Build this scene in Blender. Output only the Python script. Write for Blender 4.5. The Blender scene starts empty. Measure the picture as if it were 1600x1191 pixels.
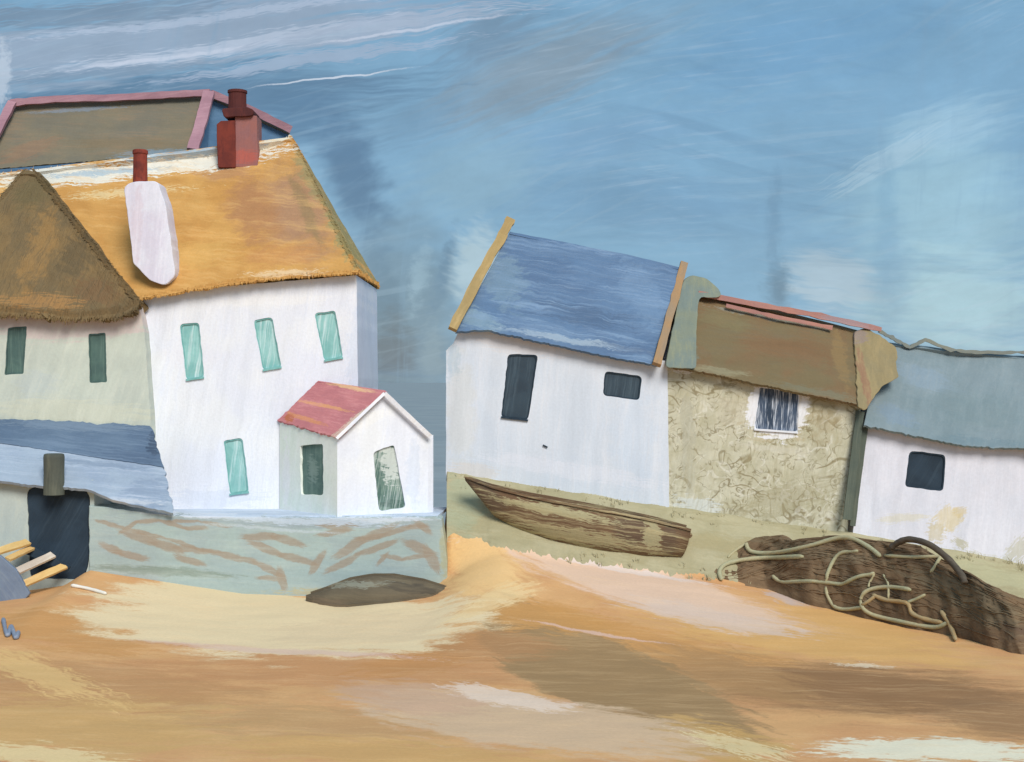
import bpy, bmesh, math, random
from mathutils import Vector, noise as mnoise
from mathutils.geometry import tessellate_polygon
from mathutils.bvhtree import BVHTree

scene = bpy.context.scene
C = scene.collection
K, CX, CY, ZC = 0.00045, 800.0, 595.5, 6.4          # survey: metres sideways per picture unit and metre of depth
R = math.radians


def P(px, py, Y):
    return Vector(((px - CX) * K * Y, Y, ZC - (py - CY) * K * Y))


def lin(c):
    return tuple((v / 255 / 12.92) if v / 255 <= .04045 else ((v / 255 + .055) / 1.055) ** 2.4 for v in c)


def alb(c, gain=1.0, sat=.88):
    c = lin(c)
    l = .2126 * c[0] + .7152 * c[1] + .0722 * c[2]
    return tuple(min(.86, max(0, l + (v - l) * sat) * gain) for v in c)


def nz(x, y=0.0, z=0.0):
    return mnoise.noise(Vector((x, y, z)))


def interp(tab, x):
    if x <= tab[0][0]:
        return tab[0][1]
    for (a, u), (b, v) in zip(tab, tab[1:]):
        if x <= b:
            return u + (v - u) * (x - a) / (b - a)
    return tab[-1][1]


def sm(a, b, x):
    t = min(1, max(0, (x - a) / (b - a)))
    return t * t * (3 - 2 * t)


# ------------------------------------------------------------------ naming
BASE = {}


def tag(o, label=None, cat=None, group=None, kind=None):
    if label: o['label'] = label
    if cat: o['category'] = cat
    if group: o['group'] = group
    if kind: o['kind'] = kind
    return o


def thing(name, loc, label, cat, group=None):
    o = bpy.data.objects.new(name, None)
    o.empty_display_size = .3
    C.objects.link(o)
    o.location = loc
    BASE[o.name] = Vector(loc)
    return tag(o, label, cat, group)


def obj(name, vf, mat, parent=None, smooth=False, origin=None):
    v, f = vf[0], vf[1]
    base = BASE[parent.name] if parent else Vector(origin or (0, 0, 0))
    me = bpy.data.meshes.new(name)
    me.from_pydata([tuple(Vector(p) - base) for p in v], [], f)
    bm = bmesh.new(); bm.from_mesh(me)
    bmesh.ops.remove_doubles(bm, verts=bm.verts, dist=1e-5)
    bmesh.ops.recalc_face_normals(bm, faces=bm.faces)
    bm.to_mesh(me); bm.free()
    if smooth:
        for p in me.polygons: p.use_smooth = True
    me.materials.append(mat)
    o = bpy.data.objects.new(name, me)
    C.objects.link(o)
    if parent:
        o.parent = parent
    else:
        o.location = base
    BASE[o.name] = base
    return o


def join(*parts):
    v, f = [], []
    for pv, pf in parts:
        n = len(v)
        v += list(pv)
        f += [tuple(i + n for i in q) for q in pf]
    return v, f


# ------------------------------------------------------------------ outlines
def rnd(pts, r=6, n=4):
    out = []
    m = len(pts)
    for i, p in enumerate(pts):
        p = Vector(p); a = Vector(pts[i - 1]); b = Vector(pts[(i + 1) % m])
        ra = min(r, (a - p).length * .45); rb = min(r, (b - p).length * .45)
        p0 = p + (a - p).normalized() * ra; p1 = p + (b - p).normalized() * rb
        for j in range(n + 1):
            t = j / n
            out.append(tuple(p0 * (1 - t) ** 2 + p * 2 * t * (1 - t) + p1 * t * t))
    return out


def wob(pts, step=8, amp=1.2, seed=0.0, freq=.09):
    out = []
    m = len(pts)
    for i in range(m):
        a = Vector(pts[i]); b = Vector(pts[(i + 1) % m])
        n = max(1, int((b - a).length / step))
        for j in range(n):
            p = a.lerp(b, j / n)
            out.append((p.x + amp * nz(p.x * freq, p.y * freq, seed), p.y + amp * nz(p.x * freq, p.y * freq, seed + 9.3)))
    return out


def inset(pts, d):
    c = Vector((sum(p[0] for p in pts) / len(pts), sum(p[1] for p in pts) / len(pts)))
    hw = max(abs(p[0] - c.x) for p in pts); hh = max(abs(p[1] - c.y) for p in pts)
    return [(c.x + (p[0] - c.x) * (1 - d / hw), c.y + (p[1] - c.y) * (1 - d / hh)) for p in pts]


def tess(loops):
    idx = tessellate_polygon([[Vector((p[0], p[1], 0)) for p in l] for l in loops])
    return [tuple(t) for t in idx]


def facade(outer, holes, Y, D, reveal=.16, YF=None):
    """walls of a house: a front with openings, reveals, sides and back"""
    yf = YF or (lambda px, py: Y)
    v, f = [], []
    loops = [outer] + holes
    for l in loops:
        v += [P(p[0], p[1], yf(*p)) for p in l]
    f += tess(loops)
    n = len(outer)
    s = len(v)
    v += [v[i] + Vector((0, D, 0)) for i in range(n)]
    f += [(i, (i + 1) % n, s + (i + 1) % n, s + i) for i in range(n)]
    f += [tuple(s + i for i in t) for t in tess([outer])]
    off = n
    for h in holes:
        m = len(h); s = len(v)
        v += [v[off + i] + Vector((0, reveal, 0)) for i in range(m)]
        f += [(off + i, off + (i + 1) % m, s + (i + 1) % m, s + i) for i in range(m)]
        off += m
    return v, f


def slab(pts, Y, D, Yf=None):
    """solid with the given outline and depth, front and back slightly eased"""
    yf = Yf or (lambda px, py: Y)
    n = len(pts)
    e = min(.02, D * .2)
    ins = inset(pts, 1.0)
    v = [P(p[0], p[1], yf(*p)) for p in ins] + [P(p[0], p[1], yf(*p)) + Vector((0, e, 0)) for p in pts]
    v += [q + Vector((0, D - e, 0)) for q in v[n:2 * n]]
    f = [tuple(t) for t in tess([ins])]
    for r in (0, 1):
        f += [(r * n + i, r * n + (i + 1) % n, (r + 1) * n + (i + 1) % n, (r + 1) * n + i) for i in range(n)]
    f += [tuple(2 * n + i for i in t) for t in tess([pts])]
    return v, f


def ring(a, b, Y, D):
    n = len(a)
    v = [P(p[0], p[1], Y) for p in a] + [P(p[0], p[1], Y) for p in b]
    v += [q + Vector((0, D, 0)) for q in v]
    f = []
    for i in range(n):
        j = (i + 1) % n
        f += [(i, j, n + j, n + i), (2 * n + i, 2 * n + j, 3 * n + j, 3 * n + i), (i, j, 2 * n + j, 2 * n + i), (n + i, n + j, 3 * n + j, 3 * n + i)]
    return v, f


def lathe(c, prof, seg=20):
    v, f = [], []
    for z, r in prof:
        for i in range(seg):
            a = 2 * math.pi * i / seg
            v.append(Vector((c[0] + r * math.cos(a), c[1] + r * math.sin(a), z)))
    for k in range(len(prof) - 1):
        for i in range(seg):
            j = (i + 1) % seg
            f.append((k * seg + i, k * seg + j, (k + 1) * seg + j, (k + 1) * seg + i))
    f.append(tuple(range(seg))); f.append(tuple((len(prof) - 1) * seg + i for i in range(seg)))
    return v, f


def poly3(tab, t):
    """point along a polyline of Vectors, by chord fraction"""
    L = [0]
    for a, b in zip(tab, tab[1:]): L.append(L[-1] + (b - a).length)
    if L[-1] == 0: return tab[0].copy()
    d = t * L[-1]
    for i in range(len(tab) - 1):
        if d <= L[i + 1] + 1e-9:
            return tab[i].lerp(tab[i + 1], (d - L[i]) / max(1e-9, L[i + 1] - L[i]))
    return tab[-1].copy()


def sheet(top, bot, nu, nv, thick=.15, rag=0.0, amp=.03, seed=1.0, lift=0.0, rfreq=30, ragtop=0.0, side=0.0):
    """a solid roof slope between a ridge polyline and an eaves polyline, uneven, with a ragged eaves"""
    rng = random.Random(int(seed * 100))
    g = []
    for i in range(nu + 1):
        u = i / nu
        a, b = poly3(top, u), poly3(bot, u)
        ext = rag * (.5 * nz(u * rfreq, seed) + .5 * nz(u * rfreq * 3.1, seed + 4) + .22 * rng.uniform(-1, 1))
        ext2 = ragtop * (nz(u * rfreq * .6, seed + 7) + .4 * rng.uniform(-1, 1))
        d = (b - a)
        dn = d.normalized() if d.length > 1e-6 else Vector((0, 0, -1))
        b2 = b + dn * ext; a2 = a - dn * ext2
        g.append([a2.lerp(b2, j / nv) for j in range(nv + 1)])
    if side:
        for j in range(nv + 1):
            s1 = side * (nz(j * .9, seed + 3) + .5 * rng.uniform(-1, 1)); s2 = side * (nz(j * .9, seed + 5) + .5 * rng.uniform(-1, 1))
            g[0][j] = g[0][j] + (g[1][j] - g[0][j]).normalized() * s1
            g[nu][j] = g[nu][j] + (g[nu][j] - g[nu - 1][j]).normalized() * s2
    ud = poly3(bot, 1) - poly3(bot, 0)
    vd = (poly3(bot, .5) - poly3(top, .5))
    n = ud.cross(vd).normalized()
    if n.z < 0: n = -n
    v, f = [], []
    for s in (0, 1):
        for i in range(nu + 1):
            for j in range(nv + 1):
                p = g[i][j]
                q = p + n * (lift + amp * (nz(p.x * .8, p.y * .8, p.z * .8 + seed) + .5 * nz(p.x * 3, p.y * 3, p.z * 3 + seed))) - n * thick * s
                v.append(q)
    W = nv + 1; N = (nu + 1) * W
    for i in range(nu):
        for j in range(nv):
            a = i * W + j
            f.append((a, a + 1, a + W + 1, a + W)); f.append((N + a, N + a + W, N + a + W + 1, N + a + 1))
    edge = [i * W for i in range(nu + 1)], [i * W + nv for i in range(nu + 1)], list(range(W)), [nu * W + j for j in range(W)]
    for e in edge:
        for a, b in zip(e, e[1:]):
            f.append((a, b, N + b, N + a))
    return v, f


def bar(pts, w, d, up=None, jit=0.0, seed=0.0, sub=6):
    """a board of section w x d swept along pts; d runs towards the viewer's side"""
    q = []
    for a, b in zip(pts, pts[1:]):
        q += [a.lerp(b, i / sub) for i in range(sub)]
    q.append(pts[-1])
    v, f = [], []
    for i, p in enumerate(q):
        t = (q[min(i + 1, len(q) - 1)] - q[max(i - 1, 0)]).normalized()
        fr = Vector(up or (0, -1, 0)); fr = (fr - t * fr.dot(t)).normalized()
        s = t.cross(fr).normalized()
        ww = w * (1 + jit * nz(i * .7, seed)) * .5
        p = p + s * (jit * .3 * w * nz(i * .5, seed + 3))
        for a, b in ((-1, -1), (1, -1), (1, 1), (-1, 1)):
            v.append(p + s * ww * a + fr * d * .5 * b)
    for i in range(len(q) - 1):
        for k in range(4):
            f.append((4 * i + k, 4 * i + (k + 1) % 4, 4 * i + 4 + (k + 1) % 4, 4 * i + 4 + k))
    f.append((0, 1, 2, 3)); m = 4 * (len(q) - 1); f.append((m, m + 1, m + 2, m + 3))
    return v, f


def catmull(pts, n=8):
    out = []
    for i in range(len(pts) - 1):
        p0 = pts[max(i - 1, 0)]; p1 = pts[i]; p2 = pts[i + 1]; p3 = pts[min(i + 2, len(pts) - 1)]
        for j in range(n):
            t = j / n
            out.append(.5 * ((2 * p1) + (p2 - p0) * t + (2 * p0 - 5 * p1 + 4 * p2 - p3) * t * t + (3 * p1 - p0 - 3 * p2 + p3) * t ** 3))
    out.append(pts[-1])
    return out


def tube(pts, r, seg=8, taper=True, seed=0.0):
    v, f = [], []
    n = len(pts)
    for i, p in enumerate(pts):
        t = (pts[min(i + 1, n - 1)] - pts[max(i - 1, 0)]).normalized()
        a = t.cross(Vector((0, 0, 1)))
        if a.length < .05: a = t.cross(Vector((0, 1, 0)))
        a.normalize(); b = t.cross(a)
        rr = r * (1 + .18 * nz(i * .35, seed))
        if taper and i in (0, n - 1): rr *= .55
        for k in range(seg):
            an = 2 * math.pi * k / seg
            v.append(p + a * rr * math.cos(an) + b * rr * math.sin(an))
    for i in range(n - 1):
        for k in range(seg):
            f.append((i * seg + k, i * seg + (k + 1) % seg, (i + 1) * seg + (k + 1) % seg, (i + 1) * seg + k))
    f.append(tuple(range(seg))); f.append(tuple((n - 1) * seg + k for k in range(seg)))
    return v, f


# ------------------------------------------------------------------ materials
class Nodes:
    def __init__(self, nt):
        self.nt = nt

    def new(self, typ, **kw):
        n = self.nt.nodes.new(typ)
        ins = kw.pop('ins', {})
        for k, val in kw.items(): setattr(n, k, val)
        for k, val in ins.items():
            if isinstance(val, bpy.types.NodeSocket): self.nt.links.new(val, n.inputs[k])
            else: n.inputs[k].default_value = val
        return n

    def math(self, op, a, b=0.0, c=None, clamp=False):
        n = self.new('ShaderNodeMath', operation=op, use_clamp=clamp, ins={0: a, 1: b})
        if c is not None:
            if isinstance(c, bpy.types.NodeSocket): self.nt.links.new(c, n.inputs[2])
            else: n.inputs[2].default_value = c
        return n.outputs[0]

    def vec(self, op, a, b=(0, 0, 0)):
        n = self.new('ShaderNodeVectorMath', operation=op, ins={0: a, 1: b})
        return n.outputs['Value'] if op in ('DOT_PRODUCT', 'LENGTH') else n.outputs[0]

    def xyz(self, x, y, z):
        return self.new('ShaderNodeCombineXYZ', ins={0: x, 1: y, 2: z}).outputs[0]

    def noise(self, vec, scale=1.0, detail=2.0, rough=.5, dist=0.0):
        return self.new('ShaderNodeTexNoise', ins={'Vector': vec, 'Scale': scale, 'Detail': detail, 'Roughness': rough, 'Distortion': dist}).outputs['Fac']

    def ramp(self, fac, lo, hi):
        return self.new('ShaderNodeMapRange', interpolation_type='SMOOTHSTEP', ins={0: fac, 1: lo, 2: hi, 3: 0.0, 4: 1.0}).outputs[0]

    def mix(self, fac, a, b):
        n = self.new('ShaderNodeMix', data_type='RGBA')
        L = self.nt.links
        for s, val in ((n.inputs[0], fac), (n.inputs[6], a), (n.inputs[7], b)):
            if isinstance(val, bpy.types.NodeSocket): L.new(val, s)
            elif s.type == 'VALUE': s.default_value = val
            else: s.default_value = (*val[:3], 1)
        return n.outputs[2]

    def strokes(self, p, col, J, strokes, gain=1.0, sat=1.0, fine=None):
        """dabs of another colour of paint, lime or sand: (cx, cy, half length, half width, tilt, colour, opacity, softness, dryness)"""
        for k, s in enumerate(strokes):
            cx, cy, hl, hw, rot, c, op, soft, dry = (list(s) + [.35, .5])[:9]
            o, ax, ay = J(cx, cy)
            r = R(rot)
            A = ax * (hl * math.cos(r)) + ay * (hl * math.sin(r))
            B = ax * (-hw * math.sin(r)) + ay * (hw * math.cos(r))
            det = A.x * B.y - A.y * B.x
            r0 = (B.y / det, -B.x / det); r1 = (-A.y / det, A.x / det)
            d0 = self.vec('DOT_PRODUCT', p, (r0[0], r0[1], -(r0[0] * o.x + r0[1] * o.y)))
            d1 = self.vec('DOT_PRODUCT', p, (r1[0], r1[1], -(r1[0] * o.x + r1[1] * o.y)))
            st = self.xyz(d0, d1, 0.0)
            r4 = self.vec('LENGTH', st)
            asp = max(1.0, hl / hw)
            sv = self.vec('MULTIPLY', self.xyz(d0, d1, k * 3.7 + cx * .01), (max(1.5, asp * .45), 6.5, 1))
            n = self.noise(sv, 1.0, 2.0, .6)
            if fine is not None: n = self.math('MULTIPLY_ADD', fine, .45, self.math('SUBTRACT', n, .225))
            m = self.math('MULTIPLY_ADD', self.math('SUBTRACT', n, .5), dry * 2.6, self.math('SUBTRACT', 1.0, r4))
            m = self.ramp(m, 0.0, soft)
            m = self.math('MULTIPLY', m, op)
            col = self.mix(m, col, alb(c, gain, sat) if fine is not None else lin(c))
        return col


def chain(pts, w, c, op=.8, soft=.35, dry=.5):
    out = []
    for (x0, y0), (x1, y1) in zip(pts, pts[1:]):
        L = math.hypot(x1 - x0, y1 - y0)
        out.append(((x0 + x1) / 2, (y0 + y1) / 2, L / 2 + w * 2.0, w, math.degrees(math.atan2(y1 - y0, x1 - x0)), c, op, soft, dry))
    return out


def J_wall(Y):
    return lambda px, py: (Vector(((px - CX) * K * Y, ZC - (py - CY) * K * Y)), Vector((K * Y, 0)), Vector((0, -K * Y)))


def J_slope(Yb, Yt, pyb, pyt):
    def f(px, py):
        Y = Yb + (Yt - Yb) * (py - pyb) / (pyt - pyb)
        return Vector(((px - CX) * K * Y, ZC - (py - CY) * K * Y)), Vector((K * Y, 0)), Vector((0, -K * Y))
    return f


def paint(name, cols, J=None, strokes=(), plane='xz', ang=0.0, along=1.3, across=.05, amt=.55, blotch=1.2, bump=.35, rough=.8,
          gain=1.0, sat=.88, wobble=.08, scrib=None, dist=.02, spec=.25, flecks=None, weight=.30):
    """cols: main, second (broad blotches), third (bristle streaks)"""
    m = bpy.data.materials.new(name)
    m.use_nodes = True
    nt = m.node_tree
    nt.nodes.clear()
    N = Nodes(nt)
    out = N.new('ShaderNodeOutputMaterial')
    b = N.new('ShaderNodeBsdfPrincipled')
    nt.links.new(b.outputs[0], out.inputs[0])
    pos = N.new('ShaderNodeNewGeometry').outputs['Position']
    sp = N.new('ShaderNodeSeparateXYZ', ins={0: pos})
    if plane == 'xz': u, v, w = sp.outputs[0], sp.outputs[2], sp.outputs[1]
    else: u, v, w = sp.outputs[0], sp.outputs[1], sp.outputs[2]
    wv = N.new('ShaderNodeTexNoise', ins={'Vector': pos, 'Scale': 1.1, 'Detail': 4.0, 'Roughness': .6}).outputs['Color']
    wo = N.vec('MULTIPLY', N.vec('SUBTRACT', wv, (.5, .5, .5)), (wobble * 5,) * 3)
    p = N.vec('ADD', N.xyz(u, v, 0.0), wo)
    ps = N.new('ShaderNodeSeparateXYZ', ins={0: p})
    ph = N.xyz(ps.outputs[0], ps.outputs[1], 1.0)
    a = R(ang)
    s = N.vec('DOT_PRODUCT', p, (math.cos(a), math.sin(a), 0)); t = N.vec('DOT_PRODUCT', p, (-math.sin(a), math.cos(a), 0))
    br = N.noise(N.xyz(N.math('DIVIDE', s, along), N.math('DIVIDE', t, across), N.math('DIVIDE', w, across * 6)), 1.0, 4.0, .6)
    br2 = N.noise(N.xyz(N.math('DIVIDE', s, along * 1.9), N.math('DIVIDE', t, across * 4.5), N.math('DIVIDE', w, across * 16)), 1.0, 3.0, .6)
    bl = N.noise(pos, 1 / blotch, 3.0, .55, .4)
    cl = [alb(c, gain, sat) for c in cols]
    col = N.mix(N.ramp(bl, .38, .64), cl[0], cl[1])
    if scrib:
        for k, (sc, scol, width, sop) in enumerate(scrib):
            f1 = N.noise(N.vec('ADD', pos, (k * 7.3, 0, k * 3.1)), sc, 2.0, .45, 1.2)
            ln = N.math('ABSOLUTE', N.math('SUBTRACT', f1, .5 + .04 * (k % 3 - 1)))
            gate = N.ramp(N.noise(N.vec('ADD', pos, (k * 2.2, 0, 5)), sc * 1.4, 2.0), .42, .58)
            mk = N.math('MULTIPLY', N.math('MULTIPLY', N.math('SUBTRACT', 1.0, N.ramp(ln, width * .3, width)), gate), sop)
            col = N.mix(mk, col, alb(scol, gain, sat))
    if strokes:
        fine = N.noise(N.xyz(N.math('DIVIDE', s, .16), N.math('DIVIDE', t, .055), N.math('MULTIPLY', w, 6)), 1.0, 2.0, .7)
        col = N.strokes(ph, col, J, strokes, gain, sat, fine)
    st = N.ramp(N.math('ADD', N.math('MULTIPLY', br, .55), N.math('MULTIPLY', br2, .45)), .47, .66)
    if len(cols) > 2:
        col = N.mix(N.math('MULTIPLY', st, amt), col, cl[2])
    if flecks:
        fcol, thr = flecks
        col = N.mix(N.math('MULTIPLY', N.ramp(N.math('ADD', N.math('MULTIPLY', br, .7), N.math('MULTIPLY', bl, .3)), thr, thr + .04), .8), col, alb(fcol, gain, sat))
    # the uneven weight of the paint
    g = N.math('MULTIPLY_ADD', N.math('SUBTRACT', br2, .5), weight, 1.0)
    gr = N.noise(pos, 13.0, 3.0, .7)
    g = N.math('MULTIPLY', g, N.math('MULTIPLY_ADD', N.math('SUBTRACT', gr, .5), .22, 1.0))
    col = N.new('ShaderNodeVectorMath', operation='SCALE', ins={0: col, 3: g}).outputs[0]
    nt.links.new(col, b.inputs['Base Color'])
    b.inputs['Roughness'].default_value = rough
    b.inputs['Specular IOR Level'].default_value = spec
    h = N.math('ADD', N.math('MULTIPLY', br, .8), N.math('MULTIPLY', gr, .3))
    bp = N.new('ShaderNodeBump', ins={'Strength': bump, 'Distance': dist, 'Height': h})
    nt.links.new(bp.outputs[0], b.inputs['Normal'])
    return m


# ------------------------------------------------------------------ terrain
B_RIGHT = [(700, 832), (760, 856), (900, 882), (1000, 895), (1120, 908), (1250, 925), (1400, 945), (1600, 955), (1900, 1000)]
B_LEFT = [(-300, 900), (0, 930), (100, 915), (140, 890), (380, 928), (550, 934), (692, 915)]
H_RIGHT = [(697, 738), (745, 747), (1043, 795), (1325, 836), (1480, 862), (1600, 885), (1800, 930)]


def zat(py, Y): return ZC - (py - CY) * K * Y


def height(x, Y):
    px = CX + x / (K * 41.5)
    s = sm(690, 706, px)
    zl = zat(interp(B_LEFT, min(px, 692)), 41.5); zr = zat(interp(B_RIGHT, max(px, 700)), 41.5)
    zb = zl + (zr - zl) * sm(672, 800, px)
    px2 = CX + x / (K * 44)
    s2 = sm(690, 699, px2)
    zh = .2 + (zat(interp(H_RIGHT, max(px2, 697)), 44) - .2) * s2
    if px > 1900: zh = zb = max(-.6, zb)
    und = .06 * nz(x * .22, Y * .3, 3) + .03 * nz(x * .9, Y * 1.1, 7) + .012 * nz(x * 2.7, Y * 3.3)
    und *= sm(42.5, 39.5, Y) if Y > 39.5 else 1
    if Y <= 41.5:
        t = max(0, (Y - 32.5) / 9.0)
        z = zb * (t ** 1.5)
        z = z if t < 1 else zb
    elif Y <= 44: z = zb + (zh - zb) * (Y - 41.5) / 2.5
    elif Y <= 52: z = zh
    else: z = zh + (-4.5 - zh) * sm(52, 72, Y)
    return z + und


def G(px, py):
    """where the sand lies on that bearing"""
    lo = 20.0
    Y = lo
    while Y < 60:
        p = P(px, py, Y)
        if p.z <= height(p.x, Y): break
        Y += .05
    p = P(px, py, Y)
    return Vector((p.x, Y, height(p.x, Y)))


xs = [-260, -200, -150, -110, -80, -60, -46, -36, -30, -26] + [-23 + .17 * i for i in range(271)] + [26, 30, 36, 46, 60, 80, 110, 150, 200, 260]
ys = [-80, -50, -30, -15, -5, 3, 9, 14, 18, 20] + [21 + .2 * i for i in range(121)] + [46, 48, 50, 52, 54, 57, 60, 64, 68, 72, 80]
v = [Vector((x, y, height(x, y))) for y in ys for x in xs]
W = len(xs)
f = [(j * W + i, j * W + i + 1, (j + 1) * W + i + 1, (j + 1) * W + i) for j in range(len(ys) - 1) for i in range(W - 1)]


def J_ground(px, py):
    g = G(px, py)
    a = G(px, py + 6); c = G(px, py - 6)
    ay = (a - c) / 12
    return Vector((g.x, g.y)), Vector((K * g.y, 0)), Vector((ay.x, ay.y))


CREAM, ORANGE, BROWN, PINK = (224, 199, 156), (206, 152, 86), (158, 118, 78), (219, 182, 152)
sand_strokes = [
    (150, 1075, 330, 60, 4, (188, 138, 88), .8, .5, .5),
    (120, 1140, 330, 55, -2, (205, 160, 98), .9, .5, .6),
    (60, 1052, 130, 22, 16, (226, 184, 116), .7, .5, .8),
    (60, 1180, 150, 18, 4, (232, 206, 152), .7, .4, .9),
    (110, 985, 190, 42, 8, (199, 144, 84), .9, .5, .5),
    (560, 1040, 420, 42, 1, (196, 140, 90), .85, .5, .5),
    (500, 1130, 300, 40, 4, (190, 148, 98), .7, .6, .6),
    (600, 1178, 330, 30, 3, (206, 160, 96), .8, .5, .6),
    (660, 1030, 140, 26, -10, (192, 134, 76), .7, .5, .5),
    (960, 1000, 330, 45, 8, (203, 146, 82), .9, .5, .6),
    (1250, 995, 330, 36, 7, (214, 163, 94), .9, .5, .5),
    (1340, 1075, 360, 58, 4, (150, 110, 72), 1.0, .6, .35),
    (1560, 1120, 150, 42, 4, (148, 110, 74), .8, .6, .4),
    (1130, 1050, 170, 40, 12, (176, 132, 84), .8, .6, .5),
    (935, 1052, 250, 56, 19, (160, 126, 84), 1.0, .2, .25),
    (760, 1010, 130, 30, 2, (178, 128, 82), .7, .5, .5),
    (1120, 1160, 120, 42, 10, (196, 152, 88), .9, .4, .6),
    (820, 1128, 320, 44, 7, (208, 174, 138), .95, .35, .4),
    (640, 1088, 140, 30, 6, (200, 160, 130), .7, .4, .5),
    (790, 1088, 110, 13, 9, (226, 200, 178), .85, .3, .5),
    (1455, 1172, 205, 22, 2, (226, 216, 188), .95, .3, .55),
    (1160, 1166, 90, 14, 12, (228, 208, 158), .6, .3, 1.1),
    (755, 890, 90, 60, 25, (228, 184, 122), .95, .6, .5),
    (850, 965, 150, 26, 6, (200, 144, 78), .85, .4, .6),
    (985, 908, 310, 42, 11.5, (222, 186, 158), 1.0, .35, .3),
    (1110, 965, 170, 20, 8, (216, 188, 168), .8, .4, .5),
    (930, 880, 230, 9, 8, (216, 202, 196), .7, .4, .6),
    (1230, 935, 40, 12, 10, (196, 182, 180), .7, .4, .7),
    (1330, 975, 160, 20, 9, (218, 166, 96), .8, .4, .5),
    (430, 968, 330, 56, 2, CREAM, 1.0, .22, .35),
    (560, 985, 180, 30, -3, (216, 190, 150), .8, .4, .5),
    (430, 1018, 260, 5, 3, (214, 176, 160), .6, .4, .6),
    (770, 938, 90, 20, -16, (228, 196, 142), .7, .5, .6),
    (1350, 1040, 40, 4, 2, (226, 206, 176), .7, .3, 1.0),
    (930, 990, 130, 2.6, 8, (222, 186, 172), .6, .4, .5),
]
M_sand = paint('painted_sand', [(212, 160, 104), (206, 150, 98), (226, 186, 134)], J_ground, sand_strokes, plane='xy', ang=-4, along=1.3, across=.14, amt=.2,
               blotch=2.0, bump=.3, wobble=.12, dist=.04, rough=.95, spec=.1, gain=1.04, sat=.93, weight=.14)
ground = tag(obj('sand', (v, f), M_sand, smooth=True), 'ochre and pink sand of the foreshore', 'sand', kind='structure')

# grassy bank in front of the cottages
nu, nv = 420, 26
v = []
for i in range(nu + 1):
    px = 698 + (2300 - 698) * (i / nu) ** 1.25
    x0 = (px - CX) * K * 41.5
    y0 = 41.52 + .9 * (1 - sm(700, 800, px)) - .16 * nz(px * .05, 2) - .14 * sm(690, 850, px) * nz(px * .17, 5) - .1 * sm(690, 850, px) * random.Random(i).uniform(-1, 1)
    for j in range(nv + 1):
        y = y0 + (44.8 - y0) * j / nv
        x = (px - CX) * K * min(y, 44)
        lift = .02 + .05 * sm(0, .25, j / nv) + .05 * nz(x * 1.7, y * 2.1)
        v.append(Vector((x, y, height(x, y) + (lift if j else -.04))))
f = [(i * (nv + 1) + j, i * (nv + 1) + j + 1, (i + 1) * (nv + 1) + j + 1, (i + 1) * (nv + 1) + j) for i in range(nu) for j in range(nv)]
M_grass = paint('dry_grass', [(178, 168, 132), (166, 156, 118), (154, 142, 104)], J_wall(42.6), [
    (720, 790, 40, 60, 0, (160, 166, 134), .7, .5, .5),
    (1180, 860, 160, 20, 9, (166, 152, 110), .8, .5, .5),
    (1560, 900, 120, 22, 12, (176, 170, 130), .8, .5, .6)], ang=-8, along=1.4, across=.06, amt=.5, bump=.6, dist=.04, rough=.95, spec=.1)
tag(obj('grass_bank', (v, f), M_grass, smooth=True), 'olive grass bank under the right hand cottages', 'bank', kind='structure')

# the sea behind
M_sea = paint('sea_water', [(140, 148, 150), (132, 142, 146), (150, 158, 160)], plane='xy', ang=0, along=9, across=1.2, amt=.5, blotch=14, bump=.25, rough=.6, wobble=.3, dist=.1, spec=.15)
S = 6000
obj_sea = obj('sea', ([Vector((-S, 47, -1.2)), Vector((S, 47, -1.2)), Vector((S, S, -1.2)), Vector((-S, S, -1.2))], [(0, 1, 2, 3)]), M_sea)
tag(obj_sea, 'grey blue sea behind the houses', 'sea', kind='structure')

# ------------------------------------------------------------------ shared paints
WHITE = [(226, 229, 240), (232, 234, 244), (214, 220, 236)]
M_brick = paint('red_brick', [(128, 52, 38), (108, 44, 36), (84, 38, 36)], ang=90, along=.6, across=.05, amt=.6, blotch=.5, wobble=.03)
M_brick_pink = paint('pink_brick', [(152, 100, 98), (160, 100, 92), (130, 86, 88)], J_wall(46.8), [(384, 246, 30, 14, 0, (190, 92, 76), .8, .6, .5)], ang=90, along=.7, across=.06, amt=.5, blotch=.6, wobble=.03)
M_pot = paint('dark_clay', [(92, 42, 38), (80, 38, 38), (116, 52, 42)], ang=90, along=.5, across=.05, amt=.5, wobble=.03)
M_pot_red = paint('red_clay', [(150, 60, 40), (110, 46, 38), (84, 40, 36)], ang=90, along=.4, across=.06, amt=.5, blotch=.4, wobble=.03)
M_pink = paint('pink_verge_paint', [(172, 126, 138), (160, 116, 128), (186, 142, 150)], ang=10, along=1, across=.05, amt=.5, wobble=.03)
M_teal = paint('teal_paint', [(140, 198, 194), (120, 184, 180), (216, 232, 234)], ang=83, along=1.6, across=.045, amt=.75, blotch=.7, rough=.5, wobble=.03, spec=.4)
M_teal_edge = paint('teal_frame_paint', [(120, 184, 180), (102, 170, 166), (150, 204, 200)], ang=83, along=.8, across=.05, amt=.4, blotch=.5, rough=.5, wobble=.03)
M_dgreen = paint('dark_green_paint', [(82, 112, 104), (70, 98, 94), (112, 138, 126)], ang=88, along=1.0, across=.04, amt=.5, blotch=.6, rough=.6, wobble=.03)
M_dgreen_edge = paint('dark_green_frame', [(72, 102, 96), (66, 92, 90), (88, 116, 108)], ang=88, along=1.0, across=.04, amt=.4, blotch=.6, wobble=.03)
M_slatepane = paint('slate_dark_pane', [(48, 68, 82), (40, 58, 72), (78, 98, 110)], ang=82, along=1.4, across=.04, amt=.5, blotch=.8, rough=.45, wobble=.03, spec=.45)
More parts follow.
